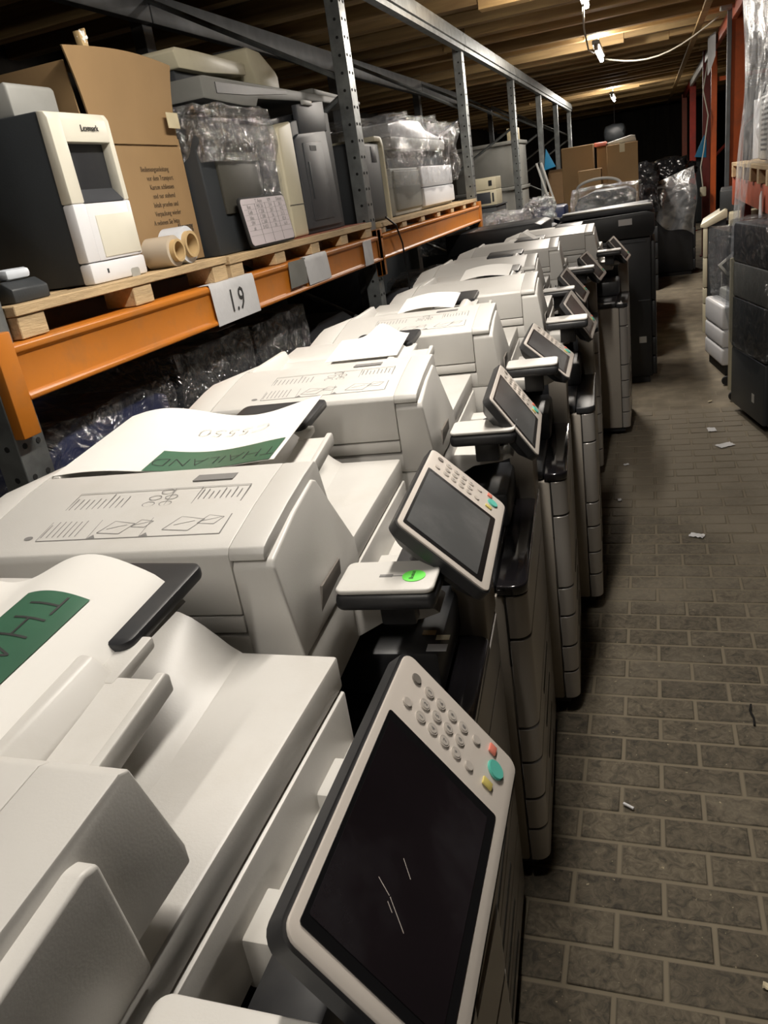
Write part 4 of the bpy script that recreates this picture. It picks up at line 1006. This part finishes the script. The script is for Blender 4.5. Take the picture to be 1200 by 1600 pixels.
# left distance: beige devices, grey crates, tags
t = thing('stacked_stand', 'dark cabinet carrying the two beige devices', 'cabinet', (-1.44, 7.75, 0), 0)
obj('cabinet_body', box(bm_(), -.35, .14, -.25, .3, 0, 1.325, .01), 'charcoal', t)
obj('cabinet_top', box(bm_(), -.36, .15, -.26, .31, 1.325, 1.336, .003), 'charcoal', t)
for z, h, lab in ((1.337, .135, 'lower beige box device with dark square grille'), (1.4725, .105, 'upper beige box device with small black window')):
    t = thing('beige_device', lab, 'device', (-1.38, 7.52, z), 0, 'two stacked beige devices')
    obj('case', box(bm_(), -.18, .085, 0, .3, 0, h-.002, .008), 'cream', t)
    if z < 1.4: obj('grille', box(bm_(), -.10, .03, -.003, .002, .02, h-.02, .002), 'greyplastic', t); obj('slot', box(bm_(), .045, .06, -.003, .002, .03, h-.03), 'charcoal', t)
    else: obj('window', box(bm_(), .02, .05, -.003, .002, .03, .075), 'black', t)
for i, (z0, z1, lab) in enumerate(((0.0, 1.44, 'lower large grey crate behind the rack post'), (1.44, 1.94, 'upper large grey crate behind the rack post'))):
    t = thing('grey_crate', lab, 'crate', (-1.85, 10.3, z0), 0, 'grey crates behind the rack')
    obj('crate_body', box(bm_(), -.35, .42, -.3, .4, 0.001, z1-z0-.012, .012), 'olive', t)
    obj('crate_lid', box(bm_(), -.37, .44, -.32, .42, z1-z0-.04, z1-z0-.001, .006), 'olive', t)
b = bm_(); prism(b, [(-.09, 0), (.07, .03), (-.05, .27)], 'y', -.006, .006, .002)
tag(obj('blue_tag', b, 'blue', loc=(-1.27, 11.88, 1.56)), 'bright blue triangular tag hanging at the thin left upright', 'tag')
t = thing('leaning_slats', 'pale slats leaning beside the blue tag', 'slats', (-1.20, 11.0, 1.13), 0)
for i in range(2): obj('slat', box(bm_(), -.012, .012, -.015, .015, 0, .55, .002, mtx=Matrix.Translation((.06*i, 0, 0)) @ Matrix.Rotation(R(-16), 4, 'Y')), 'lightgrey', t)
wrapped_block('dim_cabinet', 'dark cabinet holding the leaning slats', -1.36, -.85, 10.6, 11.4, 1.13, 'charcoal', None, 0, cat='cabinet')
wrapped_block('dim_cabinet', 'dim brown cabinet in the left distance', -1.35, -.75, 12.2, 12.9, 1.55, 'cardin', None, 0, cat='cabinet')
wrapped_block('dim_cabinet', 'dark machine next to the beige devices in the rack', -2.3, -1.55, 8.4, 9.2, 1.35, 'charcoal', 'filmdark', 2.0, cat='cabinet')
wrapped_block('dim_cabinet', 'dim dark bulk deep in the left rack', -3.3, -2.5, 7.0, 9.0, 2.1, 'charcoal', None, 0, cat='cabinet')
wrapped_block('dim_cabinet', 'dim bulk at the far back wall', -1.2, 1.4, 19.5, 20.5, 1.3, 'charcoal', None, 0, cat='cabinet')
t = thing('small_carton', 'small yellowish carton on top of the grey crates', 'box', (-1.50, 10.2, 1.942), 0)
obj('carton_body', box(bm_(), -.06, .06, -.1, .1, 0, .13, .003), 'tape', t); obj('carton_tape', box(bm_(), -.012, .012, -.1015, .1015, .06, .1315), 'card', t)
obj_ = obj('yellow_note', box(bm_(), -1.24, -1.0, 9.65, 9.9, 1.125, 1.13), 'tape', rot=(0, 0, 0)); tag(obj_, 'yellowish sheet lying on the dark cases', 'paper')
wrapped_block('dim_cabinet', 'flat dark cases under the yellowish sheet', -1.26, -.98, 9.62, 9.95, 1.12, 'charcoal', None, 0, cat='cabinet')

# ---------------------------------------------------------------- right side
XS = .78
def rpost(x, y, m, label, w_=.08, z1=2.76, z0=0.0, d=.07):
    t = thing('rack_post', label, 'rack post', (x, y, 0), 0, 'painted posts of the right rack')
    obj('post', prism(bm_(), [(0, -w_/2), (d, -w_/2), (d, -w_/2+.015), (.012, -w_/2+.015), (.012, w_/2-.015), (d, w_/2-.015), (d, w_/2), (0, w_/2)], 'z', 0, z1, .002, 1), m, t)
    obj('foot_plate', box(bm_(), -.03, d+.03, -w_/2-.03, w_/2+.03, 0, .01), m, t)
    return t
rpost(XS, 9.35, 'rackorange', 'broad orange post, nearest on the right rack', .12, 2.9, d=.13)
rpost(XS-.045, 9.2, 'steeldark', 'thin dull metal post hugging the broad orange one', .03, 2.9, d=.04)
rpost(XS, 12.0, 'rackorange', 'slim bright orange post with a beige socket', .07, 2.62)
rpost(XS-.02, 13.4, 'rackred', 'dark red post just left of the slim orange one', .10, 2.8, d=.10)
rpost(XS, 17.8, 'rackred', 'dim dark red post near the rack end', .12, 2.7, d=.11)
rpost(XS-.02, 21.2, 'redbeam', 'farthest red post of the right rack', .12, 2.7, d=.11)
for i, (ya, yb, m_) in enumerate(((6.0, 9.3, 'redbeam'), (9.42, 12.0, 'redbeam'), (12.0, 17.8, 'lightgrey'), (17.9, 21.2, 'rackred'))):
    tag(obj('top_rail', box(bm_(), XS, XS+.05, ya, yb, 2.62, 2.74, .004), m_), ['salmon top rail above the near right shelf', 'salmon top rail between the two orange posts', 'pale top rail running into the distance', 'red top rail at the far end'][i], 'rack beam', 'top rails of the right rack')
tag(obj('cross_rail', box(bm_(), XS, 2.2, 12.02, 12.06, 2.28, 2.33), 'rackorange'), 'thin orange cross rail behind the broad post', 'rack beam')
b = bm_(); tube(b, [(XS+.15, 9.42, 2.68), (1.5, 9.42, 2.1)], .03, 6)
tag(obj('diagonal_strut', b, 'rackorange'), 'orange diagonal strut at the top right', 'rack beam')
b = bm_(); tube(b, [(XS+.05, 13.4, 1.3), (1.6, 13.4, 2.0)], .022, 6)
tag(obj('diagonal_strut', b, 'rackred'), 'dark red diagonal strut right of the slim orange post', 'rack beam')
# hanging plastic, paper on the rails
b = bm_(); sheet(b, lambda a, c: Vector((XS-.03-.05*math.sin(a*3.1), 10.9+.9*a, 2.72-.40*c*(.35+.65*math.sin(a*2.4+.4)))), 10, 10, .003)
tag(obj('torn_paper', b, 'oldpaper'), 'torn grey white paper stuck on the rail above the slim orange post', 'paper')
tag(obj('junction_box', box(bm_(), XS-.12, XS-.02, 9.0, 9.12, 2.68, 2.86, .01), 'lightgrey'), 'grey junction box at the top of the broad post', 'junction box')
b = bm_(); prism(b, [(-.11, 0), (.05, -.03), (.05, .20), (.02, .28)], 'y', -.006, .006, .002)
tag(obj('blue_tag', b, 'blue', loc=(XS-.02, 13.34, 1.42)), 'bright blue tag hanging on the dark red right post', 'tag')
obj_ = obj('power_cord', tube(bm_(), [(XS-.05, 11.9, 2.5), (XS-.10, 11.9, 2.2), (XS-.04, 11.85, 1.9), (XS-.09, 11.85, 1.5), (XS-.13, 11.8, 1.3), (XS-.10, 11.8, 1.05)], .008, 8), 'cable')
tag(obj_, 'thin beige cord hanging beside the slim orange post', 'cord')
tag(obj('wall_socket', box(bm_(), XS-.14, XS-.06, 11.75, 11.82, .94, 1.06, .015), 'cream'), 'beige socket dangling at the slim orange post', 'socket')
# cable across the ceiling
pts = [(-.45, 10.2, 2.60)] + [(-.45+1.15*k/10, 10.2-.5*k/10, 2.60-.16*math.sin(math.pi*k/10)+.12*k/10) for k in range(1, 11)]
tag(obj('ceiling_cable', tube(bm_(), pts, .008, 8), 'cable'), 'slack white cable from the middle lamp to the right rack', 'cable')
pts = [(-.40, 6.4, 2.60), (-.44, 7.0, 2.5), (-.46, 7.8, 2.44), (-.46, 8.6, 2.5), (-.46, 9.0, 2.62)]
tag(obj('ceiling_cable', tube(bm_(), pts, .007, 8), 'cable'), 'slack cable between the top edge lamp and the middle lamp', 'cable')
# red beam with pallet and goods
t = thing('load_beam', 'salmon red load beam at the right edge with a white tag', 'rack beam', (.62, 0, 0), 0, 'load beams of the right rack')
obj('beam_profile', box(bm_(), .0, .05, 3.6, 6.93, 1.15, 1.30, .006), 'redbeam', t); obj('end_connector', box(bm_(), -.01, .055, 6.88, 6.97, 1.10, 1.34, .006), 'redbeam', t)
rpost(.68, 7.02, 'rackred', 'dark red post hidden behind the salmon beam end', .08, 1.40, d=.07)
pallet(3.7, 6.93, .60, 1.5, 1.405, 'pale pallet on the salmon beam at the right edge', zlow=1.302)
tag(obj('hanging_tag', prism(bm_(), [(5.1, 1.13), (5.22, 1.12), (5.20, 1.24), (5.14, 1.27)], 'x', .60, .606), 'oldpaper'), 'white tag hanging on the salmon beam', 'tag')
for i, (y0, y1, x0, z1, m_, lab) in enumerate(((4.6, 5.6, .70, 1.95, 'lightgrey', 'grey boxed machine on the right pallet behind the clear sheet'), (5.75, 6.4, .72, 1.80, 'lightgrey', 'second grey white machine on the right pallet'))):
    t = thing('grey_machine', lab, 'machine', (x0, y0, 1.406), 0, 'machines on the right pallet')
    obj('case', box(bm_(), 0, .6, 0, y1-y0, 0, z1-1.406, .02), m_, t)
    b = bm_()
    for k in range(12): box(b, -.003, .003, .2, .5, .06+.03*k, .072+.03*k)
    tag(obj('vent_slats', b, 'greyplastic', t), kind='stuff')
t = thing('white_roll', 'white roll with dark open end on the right shelf', 'roll', (.86, 6.68, 1.50), 0)
obj('roll', ring(bm_(), (0, .0, .09), .10, .08, .5, 'y', 24), 'brightwhite', t)
t = thing('white_roll', 'upright white tube beside the dark open roll', 'roll', (.80, 7.0, 1.406), 0)
obj('roll', cyl(bm_(), (0, 0, .2), .05, .4, 'z', 20), 'brightwhite', t)
# clear sheet hanging down at the right
def hang(a, c):
    y0 = 4.1+2.05*a; k = max(0, min(1, (a-.55)/.12)); lo = max(0, c-.45)/.55
    y = y0 + (5.42+(a-.55)*.9-y0)*lo*k
    bot = 1.42-.82*k
    z = 2.62-(2.62-bot)*c
    x = .575 - .10*lo*k*(a-.2) + .016*math.sin(a*13+c*3) + .012*math.sin(c*9+a*5) + .015*noise.noise(Vector((a*6, c*5, 1)))
    return Vector((x, y, z))
tag(obj('hanging_sheet', sheet(bm_(), hang, 40, 40, .001), 'filmbag'), 'long clear plastic sheet hanging at the right edge', 'plastic sheet')
# grey machine with cream edge
t = thing('grey_copier', 'dark grey copier with a cream edge strip, farthest on the right side', 'copier', (.415, 7.15, 0), R(-5))
obj('cabinet', box(bm_(), .035, .62, 0, .62, .06, .93, .012), 'charcoal', t)
obj('side_door', box(bm_(), .10, .50, -.012, .004, .18, .86, .008), 'greyplastic', t)
obj('door_handle', box(bm_(), .14, .15, -.02, -.01, .42, .58, .003), 'lightgrey', t)
for z0, z1 in ((.09, .33), (.334, .46), (.464, .70), (.704, .94)): obj('cream_edge', box(bm_(), -.0, .036, -.005, .60, z0, z1, .008), 'cream', t)
obj('lid', prism(bm_(), [(-.02, .945), (-.02, .965), (.16, 1.06), (.18, 1.05), (.18, 1.0), (.02, .935)], 'y', -.01, .6, .004, 2), 'cream', t)
obj('lid_inner', prism(bm_(), [(.02, .935), (.17, 1.015), (.17, .94), (.04, .925)], 'y', .005, .59), 'black', t)
obj('top_plate', box(bm_(), .19, .64, -.02, .6, .93, 1.03, .008), 'cream', t)
obj('dark_feeder', box(bm_(), .12, .60, .15, .7, 1.03, 1.20, .015), 'charcoal', t)
for cx in (.07, .56): obj('caster', cyl(bm_(), (cx, .06, .03), .03, .03, 'y', 14, bev=.004), 'rubber', t); 
for cx in (.07, .56): obj('caster', cyl(bm_(), (cx, .56, .03), .03, .03, 'y', 14, bev=.004), 'rubber', t)
# small white machine
t = thing('white_printer', 'small white printer with three drawers and a wrapped tilted screen', 'printer', (.475, 5.98, 0), R(9))
obj('plinth', box(bm_(), .03, .5, .02, .5, .0, .075), 'rubber', t)
for z0, z1 in ((.075, .20), (.203, .33), (.333, .50)): obj('drawer', box(bm_(), 0, .10, 0, .52, z0, z1, .02, 3), 'brightwhite', t)
obj('body', box(bm_(), .10, .55, 0, .52, .075, .56, .02, 3), 'lightgrey', t)
obj('upper_body', box(bm_(), .14, .55, .02, .5, .56, .92, .02), 'charcoal', t)
sm = frame((.08, .05, .76), Vector((.75, 0, .66)).normalized(), Vector((-.35, .85, .40)).normalized(), Vector((.75, 0, .66)).normalized().cross(Vector((-.35, .85, .40)).normalized()))
sm = frame((.06, .03, .78), (.80, 0, .60), (0, 1, 0), (-.60, 0, .80))
pn = obj('screen_unit', box(bm_(), -.07, .09, -.05, .05, -.015, .012, .006), 'lightgrey', t, mtx=sm @ Matrix.Rotation(R(70), 4, 'X'))
obj('screen_glass', box(bm_(), -.05, .07, -.032, .032, .012, .0135), 'charcoal', pn)
obj('film_wrap', shell(bm_(), .04, .56, -.03, .52, .52, .98, .02, 16, 6.6, 8), 'film', t)
# black wrapped copier at the right edge
t = thing('wrapped_copier', 'black copier in stretch film at the right edge of the aisle', 'copier', (.585, 4.60, 0), R(12))
obj('cabinet', box(bm_(), .03, .75, .0, .58, .04, .98, .012), 'deepblack', t)
obj('lower_door', box(bm_(), .0, .035, .003, .575, .05, .40, .012), 'charcoal', t)
obj('upper_door', box(bm_(), .0, .035, .003, .575, .405, .70, .010), 'charcoal', t)
obj('front_cover', box(bm_(), .0, .04, .003, .575, .705, .90, .012), 'olive', t)
obj('edge_strip', box(bm_(), -.012, .03, .575, .60, .12, .92, .006), 'cream', t)
obj('scanner_unit', box(bm_(), .0, .75, -.01, .59, .90, 1.12, .02), 'greyplastic', t)
obj('brand_band', box(bm_(), .06, .5, -.014, -.008, .80, .88), 'cardin', t)
obj('door_mark', box(bm_(), -.0015, .001, .15, .19, .15, .20), 'lightgrey', t)
obj('film_wrap', shell(bm_(), -.02, .77, -.018, .62, .42, 1.14, .014, 30, 9.1, 12), 'filmdark', t)
for i, (x, y) in enumerate(((.50, 5.35), (.49, 5.75))):
    tag(obj('loose_caster', cyl(bm_(), (0, 0, .03), .03, .03, 'y', 14, bev=.004), 'rubber', loc=(x, y, 0)), ['black castor showing left of the wrapped copier', 'black castor showing below the small white printer'][i], 'caster')
wrapped_block('pale_machine', 'pale machine between the wrapped copier and the small white printer',   .60, 1.1, 5.48, 5.88, .95, 'lightgrey', 'film', 4.0)
# litter on the floor
for i, (x, y, s, lab) in enumerate(((-.075, 1.63, .012, 'white cigarette end on the bricks'), (.38, 4.46, .045, 'crumpled grey paper scrap near the wrapped copier'), (.33, 4.75, .035, 'flat paper scrap behind the crumpled one'),
                    (.175, 3.28, .03, 'shiny film shred in the middle of the bricks'), (-.14, 4.2, .014, 'small white fleck near the copiers'), (-.16, 3.7, .014, 'small pale fleck beside the third copier'), (.20, 1.18, .012, 'straw coloured crumb at the lower right'),
                    (.36, 5.35, .014, 'yellow fleck by the black copier'), (.26, 2.05, .03, 'dark twig on the bricks at the right edge'))):
    b = bm_()
    if i == 0: cyl(b, (0, 0, .004), .004, .030, 'x', 10)
    elif i == 8: tube(b, [(-.04, .02, .004), (-.01, .0, .008), (.02, -.004, .004), (.05, -.02, .005)], .003, 6)
    else: sheet(b, lambda a, c: Vector(((a-.5)*2*s, (c-.5)*s*1.3, .003+.010*abs(noise.noise(Vector((a*3, c*3, i*2.0)))))), 6, 6, .001)
    o = obj('litter', b, 'blackcable' if i == 8 else ('stone' if i in (6, 7) else 'oldpaper'), loc=(x, y, .001), rot=(0, 0, i*1.1+2.6)); tag(o, lab, 'litter', 'litter on the floor')
